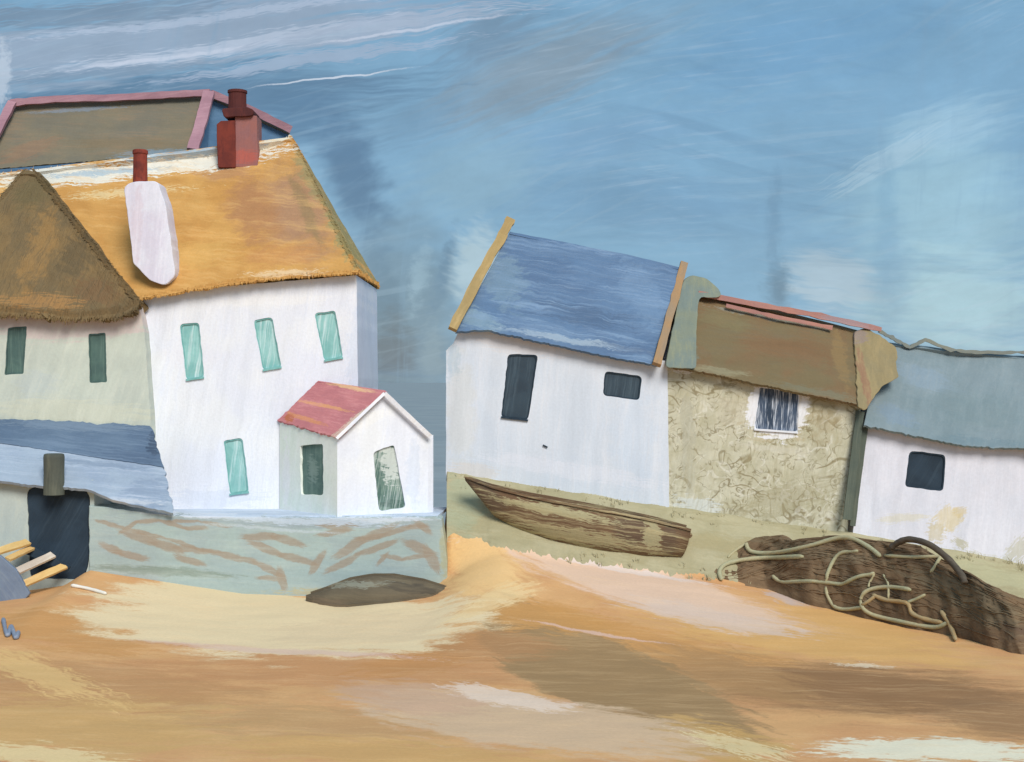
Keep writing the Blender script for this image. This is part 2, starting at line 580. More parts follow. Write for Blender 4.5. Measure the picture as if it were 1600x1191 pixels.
M_slateframe = paint('slate_dark_frame', [(40, 58, 72), (36, 52, 66), (56, 76, 90)], ang=82, along=1.0, across=.04, amt=.4, blotch=.8, wobble=.03)
M_black = paint('tarred_wood', [(36, 52, 66), (42, 60, 76), (62, 80, 94)], ang=60, along=1.4, across=.05, amt=.35, blotch=.9, rough=.7, wobble=.04)
M_rope = paint('pale_rope', [(172, 168, 130), (184, 172, 130), (148, 142, 106)], ang=30, along=.2, across=.03, amt=.6, blotch=.8, wobble=.05, bump=.6)
M_ropegold = paint('golden_rope', [(182, 150, 98), (170, 150, 108), (146, 124, 84)], ang=30, along=.2, across=.03, amt=.6, blotch=.8, wobble=.05, bump=.6)


def window(parent, quad, Y, mframe, mpane, r=5, fw=2.6, sill=None, seed=0.0, reveal=.075, label=None):
    """frame with a pane and a sill set into a facade opening"""
    hole = wob(rnd(quad, r), 5, 1.0, seed)
    fr = obj('window', ring(hole, inset(hole, fw), Y + reveal - .05, .09), mframe, parent)
    if label: fr['label'] = label
    ins = inset(hole, fw * .8)
    n = len(ins)
    v = [P(p[0], p[1], Y + reveal - .01) for p in ins]
    v += [q + Vector((0, .03, 0)) for q in v]
    t = tess([ins])
    obj('pane', (v, t + [tuple(i + n for i in k) for k in t] + [(i, (i + 1) % n, n + (i + 1) % n, n + i) for i in range(n)]), mpane, fr)
    if sill is not None:
        a, b = quad[3], quad[2]
        pa, pb = P(a[0], a[1], Y), P(b[0], b[1], Y)
        obj('sill', bar([pa, pb], .06, .12, jit=.3, seed=seed), sill, fr)
    return fr


def hole(quad, r=5, seed=0.0):
    return wob(rnd(quad, r), 5, 1.0, seed)


def fringe(pts, dirs, n, L, seed, w=.03, spread=.5, push=.0):
    """loose straws along an edge of thatch"""
    rg = random.Random(seed)
    v, f = [], []
    for k in range(n):
        u = rg.random()
        p = poly3(pts, u)
        d = (dirs + Vector((rg.uniform(-1, 1), rg.uniform(-1, 1), rg.uniform(-1, 1))) * spread).normalized()
        l = L * rg.uniform(.4, 1.3) * (.7 + .8 * abs(nz(u * 14, seed)))
        a = d.cross(Vector((0, 1, .2))).normalized() * w * rg.uniform(.5, 1.2)
        p = p - d * l * .5 + Vector((0, -push, 0))
        q = p + d * l
        b = Vector((0, .018, .01))
        i = len(v)
        v += [p - a, p + a, q + a * .2, q - a * .2, p + b, q + b]
        f += [(i, i + 1, i + 2, i + 3), (i, i + 3, i + 5, i + 4), (i + 1, i + 4, i + 5, i + 2)]
    return v, f


# ------------------------------------------------------------------ the white house
YM = 44.0
main = thing('white_house', P(400, 800, YM), 'tall whitewashed house with golden hipped roof, teal windows and a pink roofed porch', 'house')
M_main = paint('whitewash', WHITE, J_wall(44), [
    (560, 560, 20, 130, 3, (206, 216, 234), .55, .5, .7),
    (420, 470, 120, 12, -3, (240, 238, 244), .6, .5, .5),
    (455, 640, 60, 60, 0, (216, 222, 236), .5, .8, .4),
    (330, 780, 90, 20, 0, (206, 214, 232), .5, .5, .7),
    (300, 560, 70, 30, 0, (224, 222, 234), .4, .8, .4)], ang=80, along=1.6, across=.09, amt=.35, blotch=1.6, bump=.55, dist=.03, rough=.7)
tq = [[(281, 507), (311, 504), (319, 590), (291, 594)], [(396, 500), (425, 496), (440, 574), (411, 579)],
      [(491, 490), (524, 485), (536, 559), (507, 564)], [(349, 688), (379, 684), (389, 769), (359, 773)]]
outer = wob([(-170, 492), (557, 430), (562, 800), (-170, 815)], 16, 1.0, 2.0)
D = 6.6
obj('wall', facade(outer, [hole(q, 6, i) for i, q in enumerate(tq)], YM, D), M_main, main)
for i, q in enumerate(tq):
    window(main, q, YM, M_teal_edge, M_teal, 6, 2.2, M_teal_edge, i)

YR = 47.2
J_roof = J_slope(43.6, 47.2, 445, 240)
M_gold = paint('golden_thatch', gain=0.93, sat=.9, cols=[(210, 156, 78), (202, 146, 70), (222, 176, 104)], J=J_roof, strokes=[
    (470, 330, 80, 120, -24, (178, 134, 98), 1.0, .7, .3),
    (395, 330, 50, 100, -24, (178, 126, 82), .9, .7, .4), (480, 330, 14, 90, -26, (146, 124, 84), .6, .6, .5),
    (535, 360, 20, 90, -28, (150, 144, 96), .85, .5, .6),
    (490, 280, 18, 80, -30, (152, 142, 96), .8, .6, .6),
    (440, 400, 70, 24, -4, (202, 140, 76), .6, .5, .5),
    (350, 268, 60, 22, 0, (186, 136, 92), .7, .6, .5),
    (300, 400, 90, 30, -5, (214, 166, 84), .6, .6, .5),
    (30, 400, 60, 60, 0, (196, 146, 80), .7, .6, .5),
    (90, 274, 140, 20, -3, (226, 222, 208), .97, .3, .7), (300, 252, 160, 21, -6.5, (230, 226, 212), .97, .3, .7), (425, 228, 50, 9, -26, (232, 224, 200), .9, .3, .9),
    (160, 268, 110, 6, -5, (150, 178, 196), .7, .4, 1.0), (300, 240, 120, 8, -6, (150, 178, 198), .8, .4, 1.0), (190, 300, 90, 7, -4, (228, 204, 150), .7, .3, 1.3), (30, 290, 40, 10, 0, (226, 196, 136), .7, .3, 1.2),
    (450, 428, 60, 6, -3, (234, 204, 160), .7, .3, 1.0)], ang=-6, along=1.0, across=.07, amt=.4, blotch=1.3, bump=.7, dist=.04, rough=.95, spec=.1)
e_fl, e_fr = [P(-190, 500, 43.62), P(100, 478, 43.62), P(222, 466, 43.62), P(350, 444, 43.62), P(440, 433, 43.62), P(560, 425, 43.62)], None
rl, rr = P(-150, 290, YR), P(455, 214, YR)
ridge = [rl, P(0, 272, YR), P(120, 262, YR), P(250, 252, YR), P(400, 238, YR), rr]
fr = e_fl[-1]
br_ = Vector((fr.x - .02, 50.75, fr.z + .05)); bl = Vector((e_fl[0].x, 50.8, e_fl[0].z))
obj('roof', join(sheet(ridge, e_fl, 260, 24, .11, .11, .05, 1.1), sheet([rr, rr + Vector((.02, .1, 0))], [fr, br_], 60, 20, .11, .1, .05, 2.2),
                 sheet([rl, rr], [bl, br_], 60, 8, .2, .1, .05, 3.1),
                 ([rl + Vector((0, 0, -.15)), e_fl[0], bl], [(0, 1, 2)]),
                 fringe(e_fl, Vector((.05, -.3, -1)), 900, .22, 3, spread=.35), fringe([rr, fr], (fr - rr).normalized() + Vector((.35, 0, .1)), 420, .45, 4, spread=.22),
                 fringe(ridge, Vector((.6, -.2, .25)), 500, .3, 5, spread=.5), fringe([fr, br_], Vector((.3, 0, -1)), 120, .2, 6, spread=.35)), M_gold, main)
# white chimney breast at the eaves with its red pot
M_wchim = paint('lilac_whitewash', [(222, 222, 234), (214, 208, 224), (232, 230, 240)], J_wall(43.5), [(213, 350, 12, 80, 3, (214, 202, 214), .8, .5, .5)], ang=86, along=1.4, across=.06, amt=.5, wobble=.03)
pts = wob(rnd([(193, 292), (206, 284), (246, 283), (258, 318), (266, 370), (274, 432), (258, 446), (236, 440), (208, 412), (202, 360)], 7), 6, 1.0, 4.0)
ch = obj('chimney', slab(pts, 43.56, .9), M_wchim, main)
p0, p1 = P(218.5, 286, 43.8), P(218.5, 234, 43.8)
hr = 11.5 * K * 43.8
obj('chimney_pot', lathe((p0.x, 43.85), [(p0.z - .1, hr), (p0.z + .3, hr * .96), (p1.z - .14, hr * .92), (p1.z - .12, hr * 1.04), (p1.z - .02, hr * 1.02), (p1.z, hr * .9)]), M_pot_red, ch)
# brick chimney on the ridge
YC = 46.75
pts = wob([(367, 180), (401, 181), (403, 262), (366, 262)], 8, 1.2, 6.0)
bc = obj('chimney', slab(pts, YC, .9), M_brick_pink, main)
bc['label'] = 'red and pink brick stack on the roof ridge'
obj('flue', slab(wob([(338, 194), (345, 189), (367.5, 188), (368, 262), (340, 262)], 8, 1.0, 7.0), YC - .06, .8), M_brick, bc)
obj('chimney_cap', slab(wob(rnd([(346, 170), (385, 167), (397, 172), (395, 181), (350, 184)], 4), 6, 1.0, 8.0), YC - .14, 1.1), M_pot, bc)
p0, p1 = P(371, 170, YC + .4), P(371, 141, YC + .4)
hr = 14.5 * K * (YC + .4)
obj('chimney_pot', lathe((p0.x, YC + .4), [(p0.z - .1, hr * 1.02), (p0.z + .25, hr * .96), (p1.z - .12, hr * .96), (p1.z - .1, hr * 1.06), (p1.z - .02, hr * 1.05), (p1.z, hr * .85)]), M_pot, bc)

# porch: a skewed little gabled wing
TZ = 2.43
Cn, Rn, Ln = P(527, 683, 41.75), P(669, 680, 42.75), P(437, 657, 43.95)
Rb = Rn + (Ln - Cn) * 1.05; Rb.z = Rn.z
Ap, Ab = P(600, 613, 42.22), P(497, 598, 43.98)
M_porch = paint('porch_whitewash', WHITE, J_wall(42.3), [
    (470, 745, 42, 90, 0, (196, 205, 194), .98, .2, .25), (500, 700, 26, 40, 0, (198, 206, 196), .9, .3, .3),  # sage dabs put the greenish shade of the porch's left side into the colour
    (645, 740, 14, 70, 0, (208, 217, 234), .6, .5, .6), (580, 655, 50, 10, -28, (240, 240, 246), .6, .4, .5)], ang=84, along=1.4, across=.07, amt=.35, wobble=.03, bump=.5)


def down(p, z=TZ - .05): return Vector((p.x, p.y, z))


def wallquad(a, b, tops, holes_uv, depth):
    """a wall from plan point a to b with the given top points (u, z) and openings in (u 0-1, z)"""
    out = [(0, TZ - .05), (1, TZ - .05)] + tops
    L = (Vector((b.x, b.y, 0)) - Vector((a.x, a.y, 0))).length
    d = (Vector((b.x, b.y, 0)) - Vector((a.x, a.y, 0))).normalized()
    nin = Vector((-d.y, d.x, 0)); nin = nin if nin.y > 0 else -nin
    to = lambda p, k: Vector((a.x, a.y, 0)) + d * L * p[0] + Vector((0, 0, p[1])) + nin * k
    loops = [out] + holes_uv
    v = []; f = tess([[(p[0] * L, p[1]) for p in l] for l in loops])
    for l in loops: v += [to(p, 0) for p in l]
    off = 0
    for l in loops:
        m = len(l); s = len(v)
        v += [to(p, depth) for p in l]
        f += [(off + i, off + (i + 1) % m, s + (i + 1) % m, s + i) for i in range(m)]
        off += m
    return (v, f), to


def on_wall(a, b, pxs):
    """bearings on the upright plane through a, b -> (u, z)"""
    A, Bv = Vector((a.x, a.y)), Vector((b.x, b.y))
    res = []
    for px, py in pxs:
        c = (px - CX) * K
        # x = c*y on the line A + u(B-A)
        dx, dy = Bv.x - A.x, Bv.y - A.y
        u = (c * A.y - A.x) / (dx - c * dy)
        y = A.y + u * dy
        res.append((u, ZC - (py - CY) * K * y))
    return res


gq = on_wall(Cn, Rn, wob(rnd([(583, 707), (616, 694), (634, 793), (592, 799)], 6), 5, 1.0, 3.0))
gw, gto = wallquad(Cn, Rn, [(1, Rn.z), (.5, Ap.z - .03), (0, Cn.z)], [gq], .22)
lq = on_wall(Cn, Ln, wob(rnd([(469, 696), (505, 694), (505, 774), (470, 773)], 4), 5, 1.0, 5.0))
lw, lto = wallquad(Cn, Ln, [(1, Ln.z), (0, Cn.z)], [lq], .22)
rw, _ = wallquad(Rn, Rb, [(1, Rb.z), (0, Rn.z)], [], .2)
porch = obj('porch', join(gw, rw), M_porch, main)
obj('side_wall', lw, paint('porch_side_shade', [(206, 213, 202), (200, 208, 196), (214, 217, 210)], J_wall(42.8), [(440, 745, 8, 60, 0, (222, 226, 234), .7, .4, .7)], ang=84, along=1.2, across=.07, amt=.35, gain=1.35, wobble=.04, bump=.4), porch)  # greenish shade of the left side put into the wall colour


def leaf(q, to, k, th):
    n = len(q)
    v = [to(p, k) for p in q] + [to(p, k + th) for p in q]
    t = tess([[(p[0] * 3, p[1]) for p in q]])
    return v, t + [tuple(i + n for i in x) for x in t] + [(i, (i + 1) % n, n + (i + 1) % n, n + i) for i in range(n)]


M_door = paint('streaked_green_door', [(92, 122, 112), (110, 138, 124), (200, 208, 202)], J_wall(42.3), [
    (612, 722, 22, 36, 0, (206, 212, 206), .8, .4, .9), (590, 750, 7, 50, 0, (74, 108, 98), .8, .3, .5), (612, 788, 22, 8, 0, (70, 98, 88), .8, .4, .9)], ang=80, along=1.5, across=.03, amt=.85, wobble=.02, blotch=.5)
obj('door', leaf(gq, gto, .07, .08), M_door, porch)
obj('window', leaf(lq, lto, .08, .06), paint('green_porch_pane', [(84, 114, 106), (100, 128, 118), (132, 152, 142)], J_wall(42.6), [(488, 735, 12, 24, 0, (136, 156, 146), .6, .5, .8)], ang=88, along=.8, across=.03, amt=.4, blotch=.5, wobble=.02), porch)
M_porchroof = paint('pink_tiles', gain=1.12, cols=[(192, 116, 118), (184, 110, 114), (206, 138, 136)], J=J_wall(42.8), strokes=[
    (500, 634, 60, 3, 10, (214, 150, 92), .8, .3, .6), (548, 606, 46, 3.5, 9, (222, 180, 124), .8, .3, .6), (475, 655, 40, 4, 14, (206, 134, 78), .8, .3, .6),
    (560, 655, 60, 6, -38, (206, 192, 166), .8, .4, .8), (445, 655, 10, 7, 0, (176, 96, 50), .9, .3, .5)], ang=-10, along=1.0, across=.05, amt=.5, wobble=.03, bump=.7, dist=.03)
ov = (Cn - Ln).normalized() * .1
dl = (Cn - Ap); dl = Vector((-.2, -.1, -.17))
obj('porch_roof', join(sheet([Ab + Vector((0, 0, .06)), Ap + ov + Vector((0, 0, .06))], [Ln + dl * .3 + Vector((0, 0, .05)), Cn + ov + dl * .3 + Vector((0, 0, .05))], 40, 20, .09, .06, .012, 7.7, side=.05),
                       sheet([Ap + ov * .3 + Vector((0, 0, .06)), Ab + Vector((0, 0, .06))], [Rn + ov * .3 + Vector((.03, 0, .0)), Rb + Vector((.03, 0, .0))], 30, 12, .05, .0, .012, 8.8)), M_porchroof, porch)
M_wtrim = paint('white_trim', [(232, 232, 240), (224, 226, 236), (206, 196, 180)], ang=40, along=.8, across=.05, amt=.4, wobble=.03, bump=.6)
gz = Vector((.03, -.16, -.06))
obj('bargeboard', bar([Cn + gz + Vector((-.03, 0, .02)), Ap + gz + Vector((0, 0, .03))], .09, .04, jit=.2, seed=2), M_wtrim, porch)
obj('bargeboard', bar([Ap + gz + Vector((0, 0, .03)), Rn + gz + Vector((.05, 0, .02))], .13, .05, jit=.2, seed=3), M_wtrim, porch)

# ------------------------------------------------------------------ sage cottage on the left
sage = thing('sage_cottage', P(60, 760, 43.5), 'sage green cottage with a shaggy brown thatch and two dark windows', 'house')
YS = 43.45
M_sage = paint('sage_render', [(196, 204, 190), (188, 196, 184), (208, 210, 194)], J_wall(YS), [
    (110, 500, 150, 36, -2, (206, 191, 186), .95, .25, .3), (200, 495, 60, 24, -8, (208, 192, 186), .8, .3, .3),
    (110, 645, 160, 26, 2, (204, 206, 184), .7, .5, .6), (60, 600, 40, 30, 0, (184, 196, 196), .5, .6, .5)], ang=70, along=.8, across=.07, amt=.35, wobble=.04)
sq = [[(12, 512), (42, 510), (37, 584), (7, 586)], [(138, 522), (165, 520), (167, 597), (140, 599)]]
obj('wall', facade(wob([(-190, 484), (60, 482), (218, 480), (226, 520), (236, 665), (236, 800), (-190, 800)], 14, 1.2, 9.0), [hole(q, 3, 20 + i) for i, q in enumerate(sq)], YS, 4.0, .14), M_sage, sage)
for i, q in enumerate(sq):
    window(sage, q, YS, M_dgreen_edge, M_dgreen, 3, 2.4, None, 20 + i, .07)
M_thatch = paint('brown_thatch', gain=1.0, cols=[(122, 102, 70), (136, 110, 70), (104, 90, 66)], J=J_slope(43.1, 46.3, 485, 270), strokes=[
    (60, 390, 26, 90, 4, (160, 122, 68), .7, .6, .7), (60, 470, 80, 14, 2, (176, 128, 70), .7, .4, 1.0), (150, 455, 50, 24, 20, (128, 98, 66), .7, .5, .8),
    (55, 300, 36, 40, 0, (112, 98, 66), .8, .6, .5), (120, 400, 40, 40, 30, (98, 86, 64), .6, .6, .7)], ang=76, along=.9, across=.05, amt=.6, bump=1.0, dist=.06, rough=1, spec=.05)
apx = P(45, 266, 46.3)
fl, frr = P(-140, 492, 43.05), P(217, 474, 43.05)
flow = [fl, P(-40, 484, 43.05), P(40, 490, 43.05), P(120, 496, 43.05), P(190, 490, 43.05), frr]
bkr = frr + Vector((0, 6.3, 0)); bkl = fl + Vector((0, 6.3, 0))
a2 = apx + Vector((.22, 0, -.05)); a1 = apx - Vector((.22, 0, .05))
obj('roof', join(sheet([a1, apx, a2], flow, 200, 26, .25, .34, .07, 4.4, rfreq=22, side=.1), sheet([a2, a2 + Vector((0, .4, 0))], [frr, bkr], 50, 16, .25, .3, .07, 4.8),
                 sheet([a1, a1 + Vector((0, .4, 0))], [fl, bkl], 40, 16, .25, .3, .07, 4.9), sheet([a1, a2], [bkl, bkr], 20, 8, .2, .1, .05, 4.95),
                 fringe(flow, Vector((.05, -.3, -1)), 1100, .42, 13, spread=.4), fringe([a2, frr], (frr - a2).normalized() + Vector((.5, 0, 0)), 700, .5, 14, spread=.3),
                 fringe([a1, fl], (fl - a1).normalized() + Vector((-.4, 0, 0)), 500, .5, 15, spread=.3)), M_thatch, sage)

# ------------------------------------------------------------------ house behind with pink ridge
back = thing('back_house', P(200, 300, 52), 'house behind the golden roof with dull brown roof edged in pink and a blue gable', 'house')
F0, Apx, Bk = P(303, 240, 50.5), P(329, 152, 51.9), P(453, 210, 53.5)
L0 = P(-40, 268, 50.5); La = P(22, 166, 51.9)
M_bwall = paint('blue_gable_paint', [(84, 122, 156), (74, 112, 148), (104, 140, 172)], ang=5, along=1.2, across=.08, amt=.5, wobble=.04)
zz = 4
bw = [F0, Apx + Vector((0, 0, -.02)), Bk, Vector((Bk.x, Bk.y, zz)), Vector((F0.x, F0.y, zz)), Vector((L0.x, F0.y, zz)), L0, La + Vector((0, 0, -.1)), Vector((L0.x, Bk.y, L0.z)), Vector((L0.x, Bk.y, zz))]
obj('wall', (bw, [(0, 1, 2, 3, 4), (0, 4, 5, 6), (6, 7, 8, 9, 5), (2, 3, 9, 8)]), M_bwall, back)
M_broof = paint('dull_brown_roof', gain=1.05, cols=[(122, 112, 90), (114, 108, 92), (140, 114, 86)], J=J_slope(50.5, 51.9, 250, 160), strokes=[
    (40, 235, 60, 20, -20, (138, 108, 82), .7, .6, .6), (200, 225, 120, 14, 0, (128, 108, 78), .6, .6, .6), (240, 240, 60, 7, -3, (112, 140, 160), .7, .3, .9), (120, 172, 80, 4, -4, (120, 134, 150), .7, .3, .8)], ang=-3, along=1.0, across=.06, amt=.5, wobble=.04, bump=.5)
nd = Vector((0, 0, .07))
obj('roof', join(sheet([La + nd, P(180, 158, 51.9) + nd, Apx + nd], [L0 + nd * .5, F0 + nd * .5], 90, 14, .1, .05, .03, 6.1),
                 sheet([La + nd, Apx + nd], [Vector((L0.x, Bk.y + .1, Bk.z - .2)), Bk + nd], 30, 8, .1, .03, .03, 6.2)), M_broof, back)
fz = Vector((0, -.16, .1))
obj('ridge_tiles', bar([P(20, 167, 51.8) + fz, P(90, 161, 51.8) + fz, P(180, 159, 51.8) + fz, P(255, 155, 51.8) + fz, P(330, 151, 51.8) + fz], .24, .22, jit=.3, seed=1), M_pink, back)
obj('verge', bar([P(22, 166, 51.7) + fz, P(-2, 212, 51.0) + fz, P(-30, 262, 50.4) + fz], .3, .16, jit=.2, seed=2), M_pink, back)
obj('verge', bar([P(328, 150, 51.7) + fz, P(318, 190, 51.05) + fz, P(303, 240, 50.3) + fz], .40, .16, jit=.15, seed=3), M_pink, back)
obj('verge', bar([P(331, 152, 51.8) + fz, P(395, 178, 52.6) + fz, P(455, 208, 53.4) + fz], .27, .16, jit=.15, seed=4), M_pink, back)

# ------------------------------------------------------------------ boat shed at the foot of the sage cottage
shed = thing('boat_shed', P(90, 890, 41.6), 'low slate blue lean-to shed with a black doorway below the sage cottage', 'shed')
M_slate = paint('slate_blue', gain=0.86, cols=[(98, 122, 148), (88, 112, 140), (122, 144, 168)], J=J_slope(41.6, 43.4, 720, 660), strokes=[
    (235, 690, 12, 30, 0, (58, 76, 100), .8, .4, .7), (120, 665, 130, 10, 2, (120, 140, 160), .6, .5, .7), (190, 715, 70, 12, 8, (84, 106, 134), .7, .5, .5)], ang=-7, along=1.6, across=.06, amt=.5, wobble=.04)
M_pale = paint('pale_blue_boards', gain=0.84, cols=[(164, 182, 202), (154, 172, 196), (190, 202, 218)], J=J_slope(41.3, 42.4, 790, 715), strokes=[
    (150, 725, 90, 5, 6, (126, 146, 172), .6, .4, .7), (235, 770, 40, 26, 5, (138, 158, 184), .7, .4, .8), (180, 782, 90, 5, 3, (206, 212, 220), .7, .4, .7)], ang=-5, along=1.8, across=.05, amt=.6, wobble=.04, bump=.6)
obj('upper_roof', sheet([P(-190, 652, 43.4), P(60, 656, 43.4), P(236, 666, 43.4)], [P(-190, 688, 42.45), P(0, 692, 42.45), P(256, 730, 42.45)], 80, 10, .12, .05, .02, 9.1, ragtop=.08, side=.08), M_slate, shed)
obj('lower_roof', sheet([P(-190, 684, 42.5), P(0, 688, 42.5), P(254, 726, 42.5)], [P(-190, 746, 41.2), P(0, 750, 41.2), P(60, 757, 41.2), P(140, 763, 41.2), P(180, 780, 41.2), P(272, 800, 41.2)], 90, 14, .1, .06, .02, 9.4, lift=-.05, side=.09), M_pale, shed)
M_swall = paint('pale_sage_stone', [(186, 196, 188), (178, 190, 186), (196, 200, 184)], ang=80, along=1.0, across=.1, amt=.4)
dq = [(42, 762), (126, 757), (141, 772), (139, 880), (132, 905), (47, 905)]
dh = wob(rnd(dq, 12), 6, 1.4, 33.0)
obj('wall', facade(wob([(-190, 736), (10, 744), (146, 750), (147, 790), (148, 925), (-190, 960)], 14, .8, 31.0), [dh], 41.62, 2.2, .12), M_swall, shed)
ins = inset(dh, .8)
n = len(ins); vv = [P(p[0], p[1], 41.66) for p in ins]; vv += [q + Vector((0, .06, 0)) for q in vv]; t = tess([ins])
obj('door', (vv, t + [tuple(i + n for i in k) for k in t] + [(i, (i + 1) % n, n + (i + 1) % n, n + i) for i in range(n)]), M_black, shed)
M_olive = paint('olive_post_paint', [(92, 96, 84), (80, 84, 76), (112, 112, 94)], ang=88, along=.8, across=.04, amt=.5, wobble=.03)
p0, p1 = P(83.5, 768, 41.25), P(83, 709, 41.25)
hr = 16 * K * 41.25
obj('flue_pipe', lathe((p0.x, 41.3), [(p0.z - .1, hr), (p0.z + .5, hr * .97), (p1.z - .1, hr), (p1.z - .02, hr * .95), (p1.z, hr * .8)], 18), M_olive, shed)

# ------------------------------------------------------------------ sea wall and terrace
sea_wall = thing('sea_wall', P(420, 930, 41.5), 'grey green sea wall with brown smears under the white house', 'wall')
BR = (166, 142, 122)
SCRIB = [([(146, 814), (200, 826), (260, 842), (310, 858), (345, 862)], 4), ([(190, 832), (215, 816), (250, 813), (290, 826), (320, 824)], 4.5), ([(200, 832), (240, 846), (280, 862)], 9),
         ([(163, 852), (185, 864), (225, 872)], 7), ([(265, 815), (310, 814), (360, 824)], 3.5), ([(280, 872), (315, 882)], 7), ([(270, 856), (330, 862), (400, 878), (440, 900)], 6.5), ([(438, 896), (442, 912)], 9),
         ([(385, 840), (430, 838), (470, 850)], 8), ([(395, 850), (440, 866), (490, 882)], 7.5), ([(490, 890), (503, 868)], 7), ([(500, 820), (545, 828), (500, 836)], 6), ([(505, 815), (560, 822)], 4),
         ([(512, 892), (560, 866), (620, 846)], 6.5), ([(530, 866), (570, 842), (612, 822)], 9), ([(560, 842), (600, 836), (640, 824), (660, 822)], 6), ([(600, 868), (630, 874), (672, 866)], 4.5),
         ([(640, 852), (668, 862), (680, 884)], 9), ([(655, 820), (665, 828)], 7), ([(405, 902), (440, 906)], 5), ([(590, 880), (605, 866)], 4)]
sw = [(430, 905, 300, 40, 1, (156, 176, 178), .5, .6, .5), (430, 815, 300, 14, 1, (150, 164, 172), .7, .5, .7)]
for q_, w_ in SCRIB:
    sw += chain(q_, w_ * 1.0, (160, 142, 122), .8, .35, .3)
sw += [(250, 893, 150, 9, 4, (132, 146, 134), .85, .5, .5), (330, 806, 130, 5, 3, (206, 214, 228), .9, .4, .7), (480, 814, 150, 8, 2, (190, 204, 220), .85, .4, .8), (600, 811, 90, 5, 0, (206, 216, 230), .85, .4, .8),
       (420, 826, 120, 3, 4, (186, 198, 208), .7, .4, .8), (560, 926, 150, 8, 0, (186, 172, 122), .7, .4, .8), (694, 860, 10, 60, 0, (176, 174, 136), .8, .5, .5)]
M_seawall = paint('sea_wall_render', [(164, 182, 178), (158, 174, 174), (178, 188, 180)], J_wall(41.5), sw, ang=-3, along=1.2, across=.09, amt=.35, wobble=.05, bump=.4)
top_f = [(139, 790), (275, 806), (500, 809), (680, 808), (690, 812)]
pts = wob(top_f + [(699, 880), (698, 935), (420, 945), (139, 945)], 10, 1.3, 41.0)
obj('wall_face', slab(pts, 41.5, 1.0), M_seawall, sea_wall)
M_terr = paint('limewashed_terrace', [(190, 204, 222), (176, 192, 212), (224, 230, 240)], plane='xy', ang=0, along=1.8, across=.06, amt=.7, bump=.5)
xa, xb = P(139, 0, 41.45).x, P(683, 0, 41.45).x
tv = []
for z0 in (TZ - .07, TZ + .015):
    tv += [Vector((xa, 41.8, z0)), Vector((xb, 41.8, z0)), Vector((P(700, 0, 44.6).x, 44.6, z0)), Vector((xa, 44.6, z0))]
obj('terrace', (tv, [(0, 1, 2, 3), (4, 5, 6, 7), (0, 1, 5, 4), (1, 2, 6, 5), (2, 3, 7, 6), (3, 0, 4, 7)]), M_terr, sea_wall)

# ------------------------------------------------------------------ cottages on the right
M_ochre = paint('ochre_verge_board', [(172, 142, 84), (158, 134, 84), (190, 160, 104)], ang=62, along=1.2, across=.05, amt=.5, wobble=.03)
M_tan = paint('tan_verge_board', [(156, 130, 100), (170, 130, 84), (136, 116, 96)], ang=74, along=1.2, across=.05, amt=.5, wobble=.03)


def gables(el, er, rl_, rr_, Yb):
    """triangles that close the ends of a roof"""
    bl_ = Vector((el.x, Yb, el.z)); brr = Vector((er.x, Yb, er.z))
    return [el, rl_, bl_, er, rr_, brr], [(0, 1, 2), (3, 4, 5)]


cot = thing('blue_roofed_cottage', P(870, 770, 44), 'pale cottage with a sweeping blue slate roof and ochre gable boards behind the rowing boat', 'house')
YB = 44.0
M_cot = paint('pale_blue_whitewash', [(212, 218, 228), (206, 214, 226), (220, 218, 222)], J_wall(44), [
    (720, 640, 30, 110, 0, (208, 210, 210), .7, .5, .4), (820, 540, 90, 20, 6, (222, 216, 216), .7, .5, .5), (990, 680, 50, 110, 0, (202, 214, 230), .6, .6, .5),
    (890, 735, 160, 16, 9, (222, 224, 234), .7, .4, .6), (740, 735, 50, 14, 6, (214, 206, 200), .6, .5, .6), (706, 560, 16, 40, 0, (168, 190, 204), .5, .5, .6)], ang=86, along=1.6, across=.09, amt=.35, blotch=1.8, wobble=.06, bump=.4)
cq = [[(794, 553), (841, 555), (825, 657), (783, 652)], [(945, 580), (1003, 588), (999, 626), (942, 618)]]
obj('wall', join(facade(wob([(697, 548), (708, 536), (716, 518), (760, 512), (1043, 565), (1046, 800), (1040, 812), (742, 760), (697, 752)], 14, 1.0, 51.0), [hole(q, 7, 50 + i) for i, q in enumerate(cq)], YB, 5.2),
                 gables(P(716, 522, 44), P(1043, 572, 44), P(800, 372, 46.6), P(1058, 424, 46.6), 49.2)), M_cot, cot)
window(cot, cq[0], YB, M_slateframe, M_slatepane, 7, 2.5, M_slateframe, 50)
window(cot, cq[1], YB, M_slateframe, M_slatepane, 5, 2.5, None, 51)
hook = P(852, 697, 43.97)
obj('iron_hook', bar([hook + Vector((-.07, 0, .03)), hook + Vector((.07, 0, -.04))], .04, .05, sub=2), M_slateframe, cot)
M_blue = paint('blue_slate', gain=0.80, cols=[(96, 130, 168), (88, 120, 158), (132, 162, 194)], J=J_slope(43.6, 46.6, 545, 390), strokes=[
    (745, 500, 50, 20, 20, (140, 170, 188), .7, .5, .6), (790, 440, 34, 60, -20, (126, 156, 176), .6, .5, .7), (1005, 460, 36, 70, -16, (112, 146, 182), .7, .5, .6),
    (900, 532, 130, 6, 9, (174, 192, 206), .7, .4, .7), (850, 390, 90, 16, 11, (98, 130, 166), .6, .6, .5), (900, 490, 110, 22, 10, (76, 104, 138), .6, .6, .8), (985, 545, 50, 10, 10, (84, 112, 148), .7, .4, .8)],
    ang=-9, along=1.9, across=.07, amt=.75, blotch=1.4, bump=.9, dist=.04, rough=.6, spec=.4)
rid = [P(797, 362, 46.6), P(880, 378, 46.6), P(980, 398, 46.6), P(1062, 418, 46.6)]
